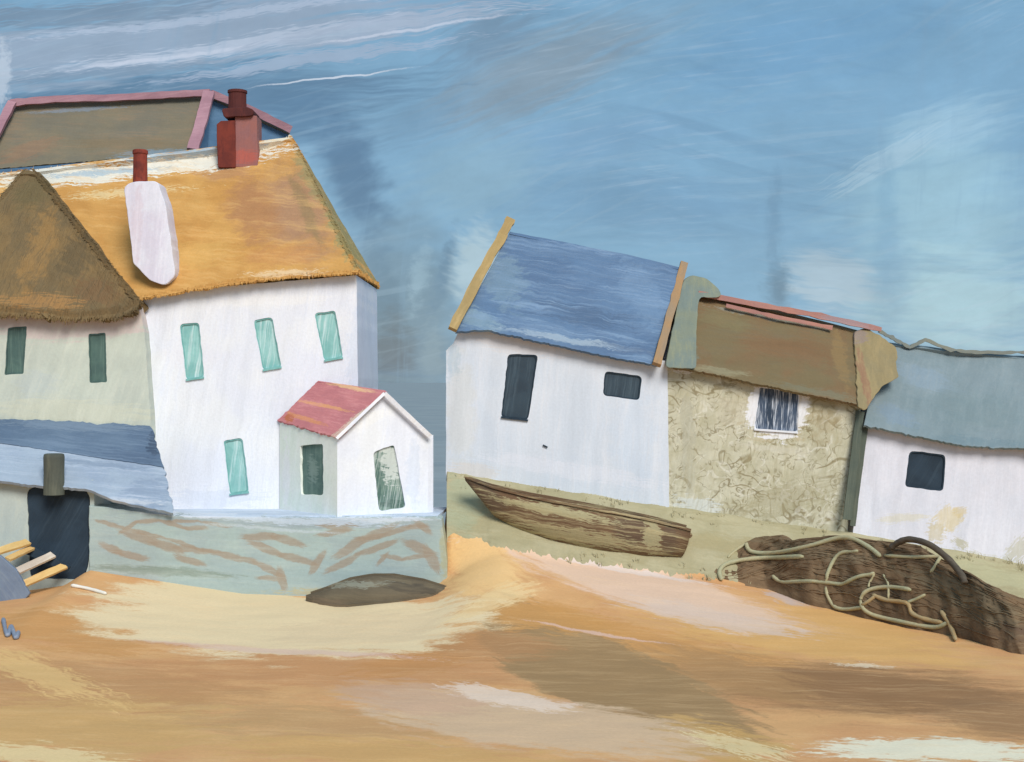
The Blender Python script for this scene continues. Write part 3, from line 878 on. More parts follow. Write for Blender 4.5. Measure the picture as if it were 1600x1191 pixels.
eav = [P(712, 518, 43.62), P(762, 516, 43.62), P(830, 531, 43.62), P(900, 546, 43.62), P(960, 559, 43.62), P(1030, 571, 43.62)]
beav = [Vector((P(712, 518, 43.62).x, 49.6, eav[0].z)), Vector((eav[-1].x, 49.6, eav[-1].z))]
obj('roof', join(sheet(rid, eav, 110, 26, .09, .07, .035, 11.1, rfreq=14), sheet([rid[0], rid[-1]], beav, 40, 8, .13, .05, .03, 11.2)), M_blue, cot)
obj('verge_board', bar([P(798, 342, 46.6), P(785, 368, 46.35), P(750, 430, 45.0), P(707, 515, 43.45)], .30, .14, jit=.35, seed=5), M_ochre, cot)
obj('verge_board', bar([P(1069, 411, 46.7), P(1060, 445, 46.2), P(1043, 505, 44.8), P(1026, 570, 43.45)], .25, .14, jit=.3, seed=6), M_tan, cot)

stone = thing('stone_cottage', P(1190, 820, 44.1), 'middle cottage of scribbled olive stone with a brown roof and pink ridge lines', 'house')
YT = 44.06
M_stone = paint('mottled_stone', [(204, 199, 172), (188, 182, 150), (164, 154, 116)], J_wall(44.06), [
    (1075, 680, 14, 120, 0, (184, 180, 156), .7, .4, .6), (1090, 790, 44, 16, 6, (212, 218, 216), .7, .4, .8), (1150, 640, 40, 40, 0, (206, 198, 172), .6, .6, .7),
    (1216, 638, 60, 56, 0, (188, 172, 134), .7, .4, .7), (1216, 640, 52, 50, 4, (232, 232, 236), 1.0, .12, .3), (1290, 640, 30, 60, 0, (168, 152, 112), .5, .6, .8),
    (1210, 700, 70, 6, 6, (206, 200, 178), .7, .4, .8), (1070, 578, 22, 8, 6, (226, 230, 240), .8, .3, .8), (1230, 780, 90, 30, -14, (164, 154, 116), .5, .5, .8)],
    ang=80, along=.9, across=.07, amt=.4, blotch=.55, wobble=.06, bump=.7, sat=.84,
    scrib=[(.8, (136, 120, 78), .026, .8), (1.4, (132, 118, 78), .028, .7), (2.4, (128, 114, 76), .03, .6), (1.2, (228, 224, 208), .03, .5)])
wq = [[(1186, 604), (1249, 613), (1246, 676), (1178, 671)]]
obj('wall', join(facade(wob([(1041, 570), (1140, 590), (1346, 628), (1330, 760), (1322, 856), (1040, 812)], 12, 1.0, 61.0), [hole(q, 4, 60 + i) for i, q in enumerate(wq)], YT, 4.8),
                 gables(P(1056, 572, 44.06), P(1343, 634, 44.06), P(1072, 456, 46.2), P(1345, 524, 46.2), 48.8)), M_stone, stone)
M_wpane = paint('streaky_window_pane', [(70, 88, 112), (62, 78, 100), (214, 222, 234)], J_wall(44.1), [(1206, 640, 9, 50, 4, (50, 66, 86), .9, .3, .4), (1216, 614, 34, 8, 7, (60, 76, 100), .8, .4, .7)], ang=86, along=.5, across=.03, amt=.9, blotch=.5, wobble=.02)
M_wframe = paint('white_window_surround', [(230, 231, 237), (222, 225, 234), (196, 202, 212)], ang=5, along=.6, across=.04, amt=.4, wobble=.03, bump=.5)
window(stone, wq[0], YT, M_wframe, M_wpane, 4, 1.5, M_wframe, 60)
M_sroof = paint('olive_brown_roof', gain=0.88, cols=[(126, 108, 72), (132, 104, 68), (114, 104, 80)], J=J_slope(43.7, 46.2, 600, 480), strokes=[
    (1230, 545, 110, 22, 9, (132, 98, 62), .7, .6, .5), (1120, 580, 60, 8, 8, (154, 146, 112), .7, .5, .7), (1280, 612, 80, 8, 12, (126, 122, 96), .7, .5, .6), (1130, 500, 50, 20, 14, (132, 120, 80), .6, .6, .6),
    (1320, 560, 14, 60, 2, (146, 118, 72), .8, .5, .5), (1210, 497, 100, 6, 11, (150, 150, 136), .7, .4, .7), (1070, 520, 18, 70, 0, (124, 130, 112), .8, .5, .5)], ang=-9, along=1.3, across=.06, amt=.4, bump=.6, dist=.03)
rid = [P(1060, 446, 46.2), P(1100, 462, 46.2), P(1220, 490, 46.2), P(1350, 518, 46.2)]
eav = [P(1052, 573, 43.68), P(1140, 590, 43.68), P(1240, 612, 43.68), P(1352, 634, 43.68)]
obj('roof', join(sheet(rid, eav, 110, 22, .09, .07, .035, 12.1), sheet([rid[0], rid[-1]], [Vector((eav[0].x, 48.9, eav[0].z)), Vector((eav[-1].x, 48.9, eav[-1].z))], 30, 8, .14, .05, .03, 12.2)), M_sroof, stone)
M_sage2 = paint('grey_green_verge', [(128, 134, 114), (118, 130, 122), (144, 142, 108)], ang=86, along=1.2, across=.05, amt=.5, wobble=.04)
obj('verge', slab(wob(rnd([(1067, 440), (1078, 429), (1104, 434), (1124, 452), (1128, 464), (1092, 464), (1088, 520), (1088, 577), (1039, 574), (1053, 505)], 8), 6, 1.4, 63.0), 0, .2,
                  Yf=lambda px, py: 43.5 + (46.05 - 43.5) * (573 - py) / (573 - 450)), M_sage2, stone)
M_ochre2 = paint('ochre_thatch_end', [(152, 132, 88), (144, 128, 90), (166, 142, 94)], J_wall(45), [(1343, 590, 8, 60, 4, (150, 108, 80), .8, .5, .5), (1350, 520, 20, 20, 0, (146, 126, 120), .7, .5, .5)], ang=80, along=.8, across=.06, amt=.5, wobble=.05)
obj('verge', slab(wob(rnd([(1334, 519), (1352, 512), (1380, 528), (1404, 546), (1400, 566), (1404, 590), (1376, 606), (1352, 642), (1340, 636), (1338, 580)], 7), 5, 2.6, 66.0, .14), 0, .22,
                  Yf=lambda px, py: 43.5 + (46.0 - 43.5) * (636 - py) / (636 - 515)), M_ochre2, stone)
M_salmon = paint('salmon_ridge_tiles', [(186, 128, 112), (174, 124, 116), (204, 146, 124)], J_wall(46.1), [(1320, 505, 50, 12, 11, (166, 142, 148), .8, .5, .5)], ang=-11, along=1, across=.04, amt=.5, wobble=.03)
q = Vector((0, -.12, .06))
obj('ridge_tiles', bar([P(1090, 462, 46.1) + q, P(1180, 479, 46.1) + q, P(1280, 497, 46.1) + q, P(1375, 518, 46.1) + q], .17, .16, jit=.5, seed=7), M_salmon, stone)
q = Vector((0, -.05, .03))
obj('ridge_tiles', bar([P(1134, 479, 45.85) + q, P(1200, 494, 45.85) + q, P(1300, 514, 45.85) + q], .12, .05, jit=.5, seed=8), M_salmon, stone)

wc = thing('white_cottage', P(1480, 860, 44.2), 'low white cottage with blue grey roof and one black window at the right edge', 'house')
YW = 44.12
M_wc = paint('lilac_white_wall', [(220, 220, 231), (214, 216, 228), (226, 225, 233)], J_wall(44.12), [
    (1480, 812, 28, 22, -30, (216, 200, 158), .8, .4, .6), (1462, 832, 16, 22, 0, (200, 186, 146), .7, .4, .7), (1412, 810, 46, 9, -4, (216, 210, 190), .7, .5, .6), (1500, 800, 14, 10, -20, (212, 192, 140), .7, .4, .5),
    (1350, 790, 14, 60, 0, (226, 228, 240), .8, .5, .4), (1540, 875, 50, 10, 14, (196, 192, 170), .7, .4, .9), (1590, 860, 30, 16, -40, (188, 184, 150), .6, .4, .9), (1500, 850, 16, 8, 30, (184, 178, 140), .7, .4, .9)], ang=84, along=1.4, across=.08, amt=.3, wobble=.05, bump=.35)
bq = [[(1421, 704), (1478, 711), (1474, 768), (1414, 761)]]
obj('wall', join(facade(wob([(1354, 656), (1470, 680), (1620, 694), (1820, 728), (1820, 955), (1600, 905), (1480, 882), (1330, 850), (1344, 760)], 12, 1.0, 71.0), [hole(q_, 8, 70) for q_ in bq], YW, 4.6),
                 gables(P(1356, 664, 44.12), P(1816, 735, 44.12), P(1388, 548, 46.3), P(1816, 592, 46.3), 48.6)), M_wc, wc)
window(wc, bq[0], YW, M_slateframe, M_black, 8, 2.5, None, 70)
M_wroof = paint('blue_grey_slate', gain=0.84, cols=[(132, 150, 156), (122, 142, 148), (144, 158, 162)], J=J_slope(43.7, 46.3, 680, 560), strokes=[
    (1440, 590, 60, 24, 20, (136, 158, 174), .7, .6, .5), (1530, 640, 90, 40, 4, (124, 144, 148), .7, .6, .5), (1540, 690, 80, 8, 4, (110, 136, 146), .7, .4, .8), (1400, 650, 40, 20, 18, (126, 150, 170), .6, .5, .6)], ang=62, along=1.3, across=.09, amt=.4, bump=.4, rough=.55, spec=.4)
rid = [P(1378, 534, 46.3), P(1430, 545, 46.3), P(1490, 556, 46.3), P(1600, 556, 46.3), P(1826, 582, 46.3)]
eav = [P(1350, 664, 43.72), P(1470, 690, 43.72), P(1520, 698, 43.72), P(1600, 701, 43.72), P(1830, 738, 43.72)]
obj('roof', join(sheet(rid, eav, 130, 20, .09, .09, .03, 13.1, rfreq=22), sheet([rid[0], rid[-1]], [Vector((eav[0].x, 48.8, eav[0].z)), Vector((eav[-1].x, 48.8, eav[-1].z))], 30, 8, .13, .05, .03, 13.2)), M_wroof, wc)
M_dridge = paint('mossy_ridge', [(128, 134, 126), (138, 140, 124), (112, 122, 124)], ang=-10, along=.8, across=.05, amt=.5, wobble=.04)
q = Vector((0, -.1, .04))
obj('ridge_tiles', bar([P(a, b, 46.25) + q for a, b in ((1372, 519), (1396, 532), (1420, 545), (1444, 533), (1484, 549), (1530, 553), (1600, 553), (1700, 566), (1826, 580))], .11, .08, jit=.9, seed=11), M_dridge, wc)

# two green planks leaning in the corner between the cottages
M_plank = paint('weathered_green_plank', [(92, 100, 86), (82, 92, 82), (110, 114, 98)], ang=84, along=1.2, across=.03, amt=.6, wobble=.02)
b1 = obj('leaning_plank', bar([P(1323, 812, 43.55), P(1334, 725, 43.8), P(1344, 643, 44.0)], .25, .07, jit=.25, seed=21), M_plank, origin=P(1323, 812, 43.55))
tag(b1, 'longer dark green plank leaning at the right corner of the stone cottage', 'plank')
b2 = obj('leaning_plank', bar([P(1332, 822, 43.8), P(1342, 740, 43.9), P(1353, 660, 44.03)], .17, .06, jit=.25, seed=22), M_plank, origin=P(1332, 822, 43.8))
tag(b2, 'shorter narrow green plank beside the white cottage wall', 'plank')


# ------------------------------------------------------------------ boats
def hull(st, nr=8):
    """st: list of (centre sheer point, keel point, half beam along Y) from bow to stern; an open shell with thickness"""
    v, f = [], []
    n = len(st)
    for lay in (0, 1):
        for (c, k, b) in st:
            b = b * (1 - .06 * lay)
            for j in range(-nr, nr + 1):
                t = j / nr
                a = abs(t)
                z = k.z + (c.z - k.z) * (a ** 2.2) + .05 * lay * (1 - a)
                y = c.y + math.copysign(b * math.sin(a * math.pi / 2) ** .9, t) if t else c.y
                x = k.x + (c.x - k.x) * a
                v.append(Vector((x, y, z)))
    W = 2 * nr + 1
    M = n * W
    for i in range(n - 1):
        for j in range(W - 1):
            a = i * W + j
            f.append((a, a + 1, a + W + 1, a + W)); f.append((M + a, M + a + W, M + a + W + 1, M + a + 1))
        for j in (0, W - 1):
            a = i * W + j
            f.append((a, a + W, M + a + W, M + a))
    e = (n - 1) * W
    f.append(tuple(e + j for j in range(W))); f.append(tuple(M + e + j for j in range(W)))
    for j in range(W - 1): f.append((j, j + 1, M + j + 1, M + j))
    return v, f


M_boat = paint('worn_brown_hull', [(106, 80, 56), (114, 86, 60), (178, 164, 120)], J_wall(42), [
    (760, 775, 40, 22, 40, (98, 78, 60), .9, .4, .4), (985, 825, 34, 34, 0, (100, 80, 62), .9, .35, .4), (1045, 842, 14, 34, 0, (98, 78, 60), .85, .35, .5),
    (880, 800, 90, 9, 11, (176, 168, 126), .85, .3, 1.0), (900, 838, 110, 14, 9, (164, 154, 112), .8, .3, 1.1), (1020, 838, 16, 26, 0, (172, 164, 122), .8, .3, .9), (820, 790, 60, 5, 12, (170, 160, 118), .8, .3, 1.0)], ang=-9, along=1.4, across=.045, amt=.9, wobble=.04, bump=.7, dist=.03)
M_boat_in = paint('boat_inside_wood', [(126, 106, 78), (112, 92, 68), (150, 134, 100)], ang=-9, along=1.2, across=.06, amt=.5)
bt = thing('rowing_boat', P(900, 850, 42.4), 'long worn brown rowing boat drawn up on the grass before the blue roofed cottage', 'boat')
st = []
sheer = [(0, 747), (.12, 762), (.3, 777), (.5, 790), (.7, 803), (.85, 814), (1, 828)]
keel = [(0, 752), (.04, 770), (.12, 806), (.25, 832), (.4, 850), (.6, 864), (.8, 872), (1, 872)]
for i in range(25):
    s = i / 24
    pxs = 726 + (1076 - 726) * s; pxk = 728 + (1058 - 728) * s + 10 * math.sin(s * math.pi)
    b = .74 * (math.sin(min(1, s * 1.9) * math.pi / 2) ** .8) * (1 - .28 * max(0, s - .55) / .45)
    yc = 42.55 - .2 * s
    st.append((P(pxs, interp(sheer, s) - 1, yc), P(pxk, interp(keel, s), yc), max(.015, b)))
obj('hull', hull(st), M_boat, bt, smooth=True)
for sgn in (-1, 1):
    obj('gunwale', bar([c + Vector((0, sgn * b, .03)) for c, k, b in st], .07, .09, sub=1, jit=.2, seed=sgn), M_boat, bt)
for s in (8, 14, 20):
    c, k, b = st[s]
    z = c.z - .16
    bb = b * .86
    obj('seat', bar([Vector((c.x, c.y - bb, z)), Vector((c.x, c.y + bb, z))], .26, .05, up=(0, 0, 1), sub=2), M_boat_in, bt)
c, k, b = st[-1]
obj('rudder', slab(wob(rnd([(1062, 822), (1074, 826), (1083, 836), (1078, 842), (1066, 836), (1058, 872), (1050, 872)], 3), 5, 1.0, 81.0), c.y - .05, .08), M_boat, bt)

dg = thing('upturned_dinghy', G(595, 944), 'dark brown dinghy lying keel up on the sand below the sea wall', 'boat')
M_dark = paint('tarred_dinghy', [(104, 92, 72), (94, 82, 64), (122, 108, 82)], J_wall(41), [(640, 912, 60, 8, 10, (78, 70, 58), .8, .4, .5), (560, 908, 60, 5, -3, (150, 152, 134), .6, .4, .9), (520, 935, 40, 8, 4, (120, 100, 78), .7, .4, .8)], ang=-5, along=1.2, across=.05, amt=.5, bump=.6, wobble=.04)
v, f = [], []
n, m = 30, 14
ends = [G(478, 934), G(706, 944)]
dgy = 40.7
L0d, R0d = P(478, 930, dgy), P(708, 938, dgy)
for i in range(n + 1):
    s = i / n
    px = 478 + (708 - 478) * s
    top = interp([(0, 930), (.12, 921), (.3, 905), (.45, 899), (.6, 899), (.8, 907), (.95, 918), (1, 923)], s)
    b = .85 * (math.sin(s * math.pi) ** .7) + .02
    kp = P(px, top, dgy)
    gz_ = height(kp.x, dgy - b * .6) - .04
    for j in range(m + 1):
        a = math.pi * j / m
        v.append(Vector((kp.x, dgy - b * math.cos(a), gz_ + (kp.z - gz_) * math.sin(a) ** .75)))
for i in range(n):
    for j in range(m):
        a = i * (m + 1) + j
        f.append((a, a + 1, a + m + 2, a + m + 1))
obj('hull', (v, f), M_dark, dg, smooth=True)
kl = [v[i * (m + 1) + m // 2] + Vector((0, 0, .02)) for i in range(1, n)]
obj('keel', bar(kl, .06, .07, sub=1), M_dark, dg)
obj('gunwale', bar([v[i * (m + 1)] + Vector((0, -.02, .06)) for i in range(3, n - 2)], .08, .05, sub=1), M_dark, dg)

# ------------------------------------------------------------------ heap of nets and ropes
M_net = paint('brown_nets', [(126, 100, 72), (112, 88, 64), (144, 120, 88)], J_wall(40.5), [
    (1520, 950, 110, 36, 24, (104, 84, 68), .8, .5, .5), (1270, 860, 90, 18, 4, (128, 110, 84), .7, .5, .7), (1420, 890, 60, 30, 20, (116, 102, 78), .7, .5, .7), (1330, 900, 40, 24, 0, (104, 88, 68), .7, .5, .6)], ang=-14, along=1.1, across=.045, amt=.6, bump=.6, dist=.04, rough=1, spec=.05)
TOP = [(1118, 905), (1140, 890), (1165, 868), (1200, 849), (1255, 838), (1330, 836), (1400, 847), (1440, 853), (1480, 876), (1530, 903), (1600, 934), (1680, 962), (1740, 1000)]
BOT = [(1118, 908), (1190, 921), (1250, 945), (1320, 963), (1400, 982), (1470, 998), (1560, 1024), (1640, 1022), (1740, 1030)]
ns, ntt = 150, 44
v, f = [], []
for i in range(ns + 1):
    px = 1118 + (1745 - 1118) * i / ns
    e = math.sin(math.pi * i / ns) ** .6
    g = G(px, interp(BOT, px) + 1.5 * nz(i * .07, 3))
    wd = .25 + 1.5 * e
    yc = g.y + wd
    xc = (px - CX) * K * yc
    hc = max(.1, zat(interp(TOP, px) + 1.5 * nz(i * .08, 8), yc + .1) - height(xc, yc))
    for j in range(ntt + 1):
        a = -1 + 2 * j / ntt
        x, y = xc + .1 * nz(i * .3, j * .3), yc + wd * a
        b = 1 + .06 * nz(i * .045, a * 3.2 + i * .02, 4) * (1 - a * a) + .03 * nz(i * .06, a * 12, 2)
        v.append(Vector((x, y, height(x, y) - .05 + hc * max(0, 1 - a * a) ** .85 * b)))
for i in range(ns):
    for j in range(ntt):
        a = i * (ntt + 1) + j
        f.append((a, a + 1, a + ntt + 2, a + ntt + 1))
surf = [list(v[i * (ntt + 1):(i + 1) * (ntt + 1)]) for i in range(ns + 1)]
rg = random.Random(77)
body = (list(v), list(f))
strands = []
for k in range(190):                     # the coarse twine of the nets, drawn out along the heap
    i0 = rg.randint(2, ns - 20); n_ = rg.randint(14, 46); a0 = rg.uniform(3, ntt * .62); sl = rg.uniform(-.10, .16)
    pts = []
    for i in range(i0, min(ns - 2, i0 + n_), 2):
        a = a0 + sl * (i - i0) + 1.3 * nz(i * .12, k * 3.3)
        a = min(ntt - 2, max(1.5, a)); j = int(a)
        p = surf[i][j].lerp(surf[i][j + 1], a - j)
        pts.append(p + Vector((0, -.005, .004)))
    if len(pts) > 4: strands.append(tube(pts, rg.uniform(.009, .020), 5, True, k))
v, f = body
nets = obj('net_heap', join(body, *strands), M_net, smooth=True, origin=G(1380, 960))
tag(nets, 'long heap of brown fishing nets on the sand before the white cottage', 'nets')
gv = [Vector((x, y, height(x, y))) for y in [34 + .25 * i for i in range(42)] for x in [2 + .3 * i for i in range(70)]]
gf = [(j * 70 + i, j * 70 + i + 1, (j + 1) * 70 + i + 1, (j + 1) * 70 + i) for j in range(41) for i in range(69)]
bv, bf = join((v, f), (gv, gf))
bvh = BVHTree.FromPolygons(bv, bf)
cam_o = Vector((0, 0, ZC))


def lay(px, py, off):
    d = (P(px, py, 40) - cam_o).normalized()
    h, nrm, _, _ = bvh.ray_cast(cam_o, d)
    if h is None: h = G(px, py)
    return h + (nrm if nrm and nrm.z > 0 else Vector((0, 0, 1))) * off


def rope(path, r, mat, label, name='rope', cat='rope', group='ropes lying over the nets'):
    r *= .84
    p2 = catmull([Vector((a, b, 0)) for a, b in path], 6)
    pts = [lay(q_.x, q_.y, r * 1.15) for q_ in p2]
    for _ in range(3):
        pts = [pts[0]] + [(pts[i - 1] + pts[i] * 2 + pts[i + 1]) / 4 for i in range(1, len(pts) - 1)] + [pts[-1]]
    o = obj(name, tube(pts, r, 8, True, path[0][0]), mat, smooth=True, origin=pts[0])
    return tag(o, label, cat, group)


rope([(1166, 853), (1173, 866), (1210, 868), (1262, 858), (1320, 843), (1356, 858), (1376, 874)], .075, M_rope, 'pale rope arching over the top left of the net heap')
rope([(1127, 910), (1124, 897), (1137, 884), (1177, 877), (1225, 875), (1255, 874)], .08, M_rope, 'pale rope hooking down onto the sand at the far left of the nets')
rope([(1137, 874), (1150, 862), (1168, 851)], .05, M_rope, 'short stub of rope joining two ropes at the left tip')
rope([(1207, 903), (1220, 912), (1255, 912), (1285, 912), (1314, 916), (1340, 905), (1366, 899)], .065, M_rope, 'nearly straight pale rope along the lower left of the nets')
rope([(1340, 864), (1311, 868), (1294, 897), (1290, 923), (1301, 949), (1320, 956), (1350, 952)], .062, M_rope, 'rope bent in a tall C shape down the middle of the nets')
rope([(1424, 926), (1392, 921), (1356, 926), (1345, 942), (1356, 962), (1405, 975), (1463, 985), (1483, 972)], .068, M_rope, 'large open loop of rope at the lower edge of the nets')
rope([(1363, 933), (1385, 942), (1418, 946), (1424, 962), (1447, 972), (1473, 977)], .068, M_ropegold, 'golden rope kinked inside the large loop')
rope([(1470, 959), (1483, 978), (1493, 1004)], .075, M_ropegold, 'short golden rope end hanging onto the sand')
rope([(1382, 871), (1424, 874), (1465, 873), (1467, 878), (1454, 898)], .055, M_rope, 'rope with a hooked end under the dark hoop')
rope([(1366, 899), (1359, 912), (1357, 920)], .04, M_rope, 'tiny strand of rope at the centre of the nets, left of a longer strand')
rope([(1380, 900), (1388, 915), (1388, 938)], .04, M_rope, 'thin strand of rope dangling into the large loop')
rope([(1418, 944), (1430, 940), (1446, 932)], .05, M_rope, 'short pale strand slanting at the right of the large loop')
rope([(1344, 950), (1356, 944), (1368, 934)], .06, M_ropegold, 'stubby golden rope piece at the left of the large loop')
hp = [P(a, b, G(a, interp(BOT, a)).y + 1.15) for a, b in ((1392, 856), (1405, 847), (1423, 843), (1452, 851), (1480, 872), (1502, 898), (1508, 912))]
tag(obj('pot_hoop', tube(catmull(hp, 8), .085, 8), paint('dark_withy', [(92, 80, 66), (82, 72, 60), (110, 98, 80)], ang=-30, along=.6, across=.04, amt=.5), smooth=True, origin=hp[0]),
    'dark bent hoop of a lobster pot arching out of the nets', 'hoop')

# ------------------------------------------------------------------ plank steps at the left
stp = thing('plank_steps', P(40, 930, 40.4), 'broken wooden steps of yellow planks beside the black shed doorway', 'steps')
M_py = paint('yellow_plank', [(220, 178, 102), (210, 164, 92), (226, 196, 138)], ang=28, along=1, across=.05, amt=.5, wobble=.02)
M_pp = paint('pinkish_plank', [(206, 190, 172), (196, 176, 156), (220, 204, 180)], ang=28, along=1, across=.05, amt=.5, wobble=.02)
for (a, b, c_, d_, w_, mm) in ((-4, 862, 44, 847, .26, M_py), (12, 874, 50, 856, .2, M_py), (27, 893, 83, 867, .24, M_pp), (34, 914, 102, 884, .24, M_py)):
    obj('tread', bar([P(a, b, 40.3), P(c_, d_, 41.25)], w_, .07, up=(0, -.7, .6), jit=.2, seed=a), mm, stp)
M_string = paint('grey_blue_board', [(120, 136, 158), (110, 126, 150), (136, 148, 160)], ang=-50, along=1, across=.08, amt=.5, wobble=.02)
obj('stringer', slab(wob(rnd([(-90, 845), (0, 868), (26, 892), (46, 928), (38, 938), (0, 946), (-90, 960)], 4), 6, 1.2, 91.0), 40.2, .12), M_string, stp)
obj('stringer', slab(wob(rnd([(44, 850), (110, 886), (104, 894), (40, 866)], 2), 6, .8, 92.0), 41.22, .1), M_black, stp)

# bits on the sand
g = [lay_ for lay_ in [G(a, b) + Vector((0, 0, .05)) for a, b in ((5, 970), (9, 990), (13, 996), (17, 982), (20, 988), (25, 1000), (29, 990))]]
tag(obj('rope_scrap', tube(catmull(g, 6), .055, 8), paint('blue_twine', [(140, 148, 166), (128, 140, 160), (160, 166, 178)], ang=30, along=.3, across=.04), smooth=True, origin=g[0]), 'scrap of grey blue twine lying on the sand at the far left', 'twine')
g = [G(a, b) + Vector((0, 0, .05)) for a, b in ((111, 918), (132, 922), (150, 926), (166, 931))]  # white fleck added to stand for a highlight on the sand
tag(obj('highlight_fleck', tube(catmull(g, 5), .05, 7), paint('highlight_white', [(232, 226, 214), (222, 214, 200), (200, 190, 172)], ang=-10, along=.5, across=.03), smooth=True, origin=g[0]), 'white fleck added as a painted highlight on the cream sand near the steps', 'highlight')

# dry grass blades along the foot of the cottages and the edge of the bank
rng = random.Random(5)
v, f = [], []


def blade(p, h, lean):
    w = .018
    n = len(v)
    dx = Vector((rng.uniform(-1, 1), rng.uniform(-.6, .6), 0)).normalized() * w
    tip = p + Vector((lean * h, rng.uniform(-.1, .1) * h, h))
    mid = p + Vector((lean * h * .35, 0, h * .6))
    v.extend([p - dx, p + dx, mid + dx * .7, mid - dx * .7, tip])
    f.append((n, n + 1, n + 2, n + 3)); f.append((n + 3, n + 2, n + 4))


for k in range(190):
    px = rng.uniform(700, 1700)
    edge = rng.random() < .75
    if edge:
        py = interp(H_RIGHT, px); Y = 43.9 - rng.random() ** 2 * .4
    else:
        if px < 860: continue
        Y = 41.5 + rng.uniform(-.1, .4)
    x = (px - CX) * K * Y
    if nz(px * .02, 8) < -.05 and rng.random() < .8: continue
    for q_ in range(rng.randint(3, 6)):
        xx = x + rng.uniform(-.08, .08)
        blade(Vector((xx, Y + rng.uniform(-.05, .05), height(xx, Y) + .0)), rng.uniform(.08, .2) * (1 + .8 * sm(1450, 1600, px)), rng.uniform(-.5, .5))
tag(obj('grass', (v, f), M_grass), 'sparse dry grass along the bank and cottage walls', 'grass', kind='stuff')

# ------------------------------------------------------------------ light, sky
SUN_EL, SUN_AZ = 40.0, 21.0        # high, behind the viewer's right shoulder
w = bpy.data.worlds.new('World')
scene.world = w
w.use_nodes = True
nt = w.node_tree
nt.nodes.clear()
N = Nodes(nt)
out = N.new('ShaderNodeOutputWorld')
bg = N.new('ShaderNodeBackground')
nt.links.new(bg.outputs[0], out.inputs[0])
bg.inputs[1].default_value = 0.1
sky = N.new('ShaderNodeTexSky', sky_type='NISHITA', sun_disc=False, sun_elevation=R(SUN_EL), sun_rotation=R(180 - SUN_AZ), air_density=1.0, dust_density=.6, ozone_density=1.5)
d = N.new('ShaderNodeTexCoord').outputs['Generated']
sp = N.new('ShaderNodeSeparateXYZ', ins={0: d})
ay = N.math('MAXIMUM', N.math('ABSOLUTE', sp.outputs[1]), .2)
U = N.math('DIVIDE', sp.outputs[0], ay); V = N.math('DIVIDE', sp.outputs[2], ay)
wn = N.new('ShaderNodeTexNoise', ins={'Vector': d, 'Scale': 9.0, 'Detail': 4.0, 'Roughness': .6}).outputs['Color']
p = N.vec('ADD', N.xyz(U, V, 0.0), N.vec('MULTIPLY', N.vec('SUBTRACT', wn, (.5, .5, .5)), (.022, .022, 0)))
ps = N.new('ShaderNodeSeparateXYZ', ins={0: p})
ph = N.xyz(ps.outputs[0], ps.outputs[1], 1.0)
J_sky = lambda px, py: (Vector(((px - CX) * K, (CY - py) * K)), Vector((K, 0)), Vector((0, -K)))
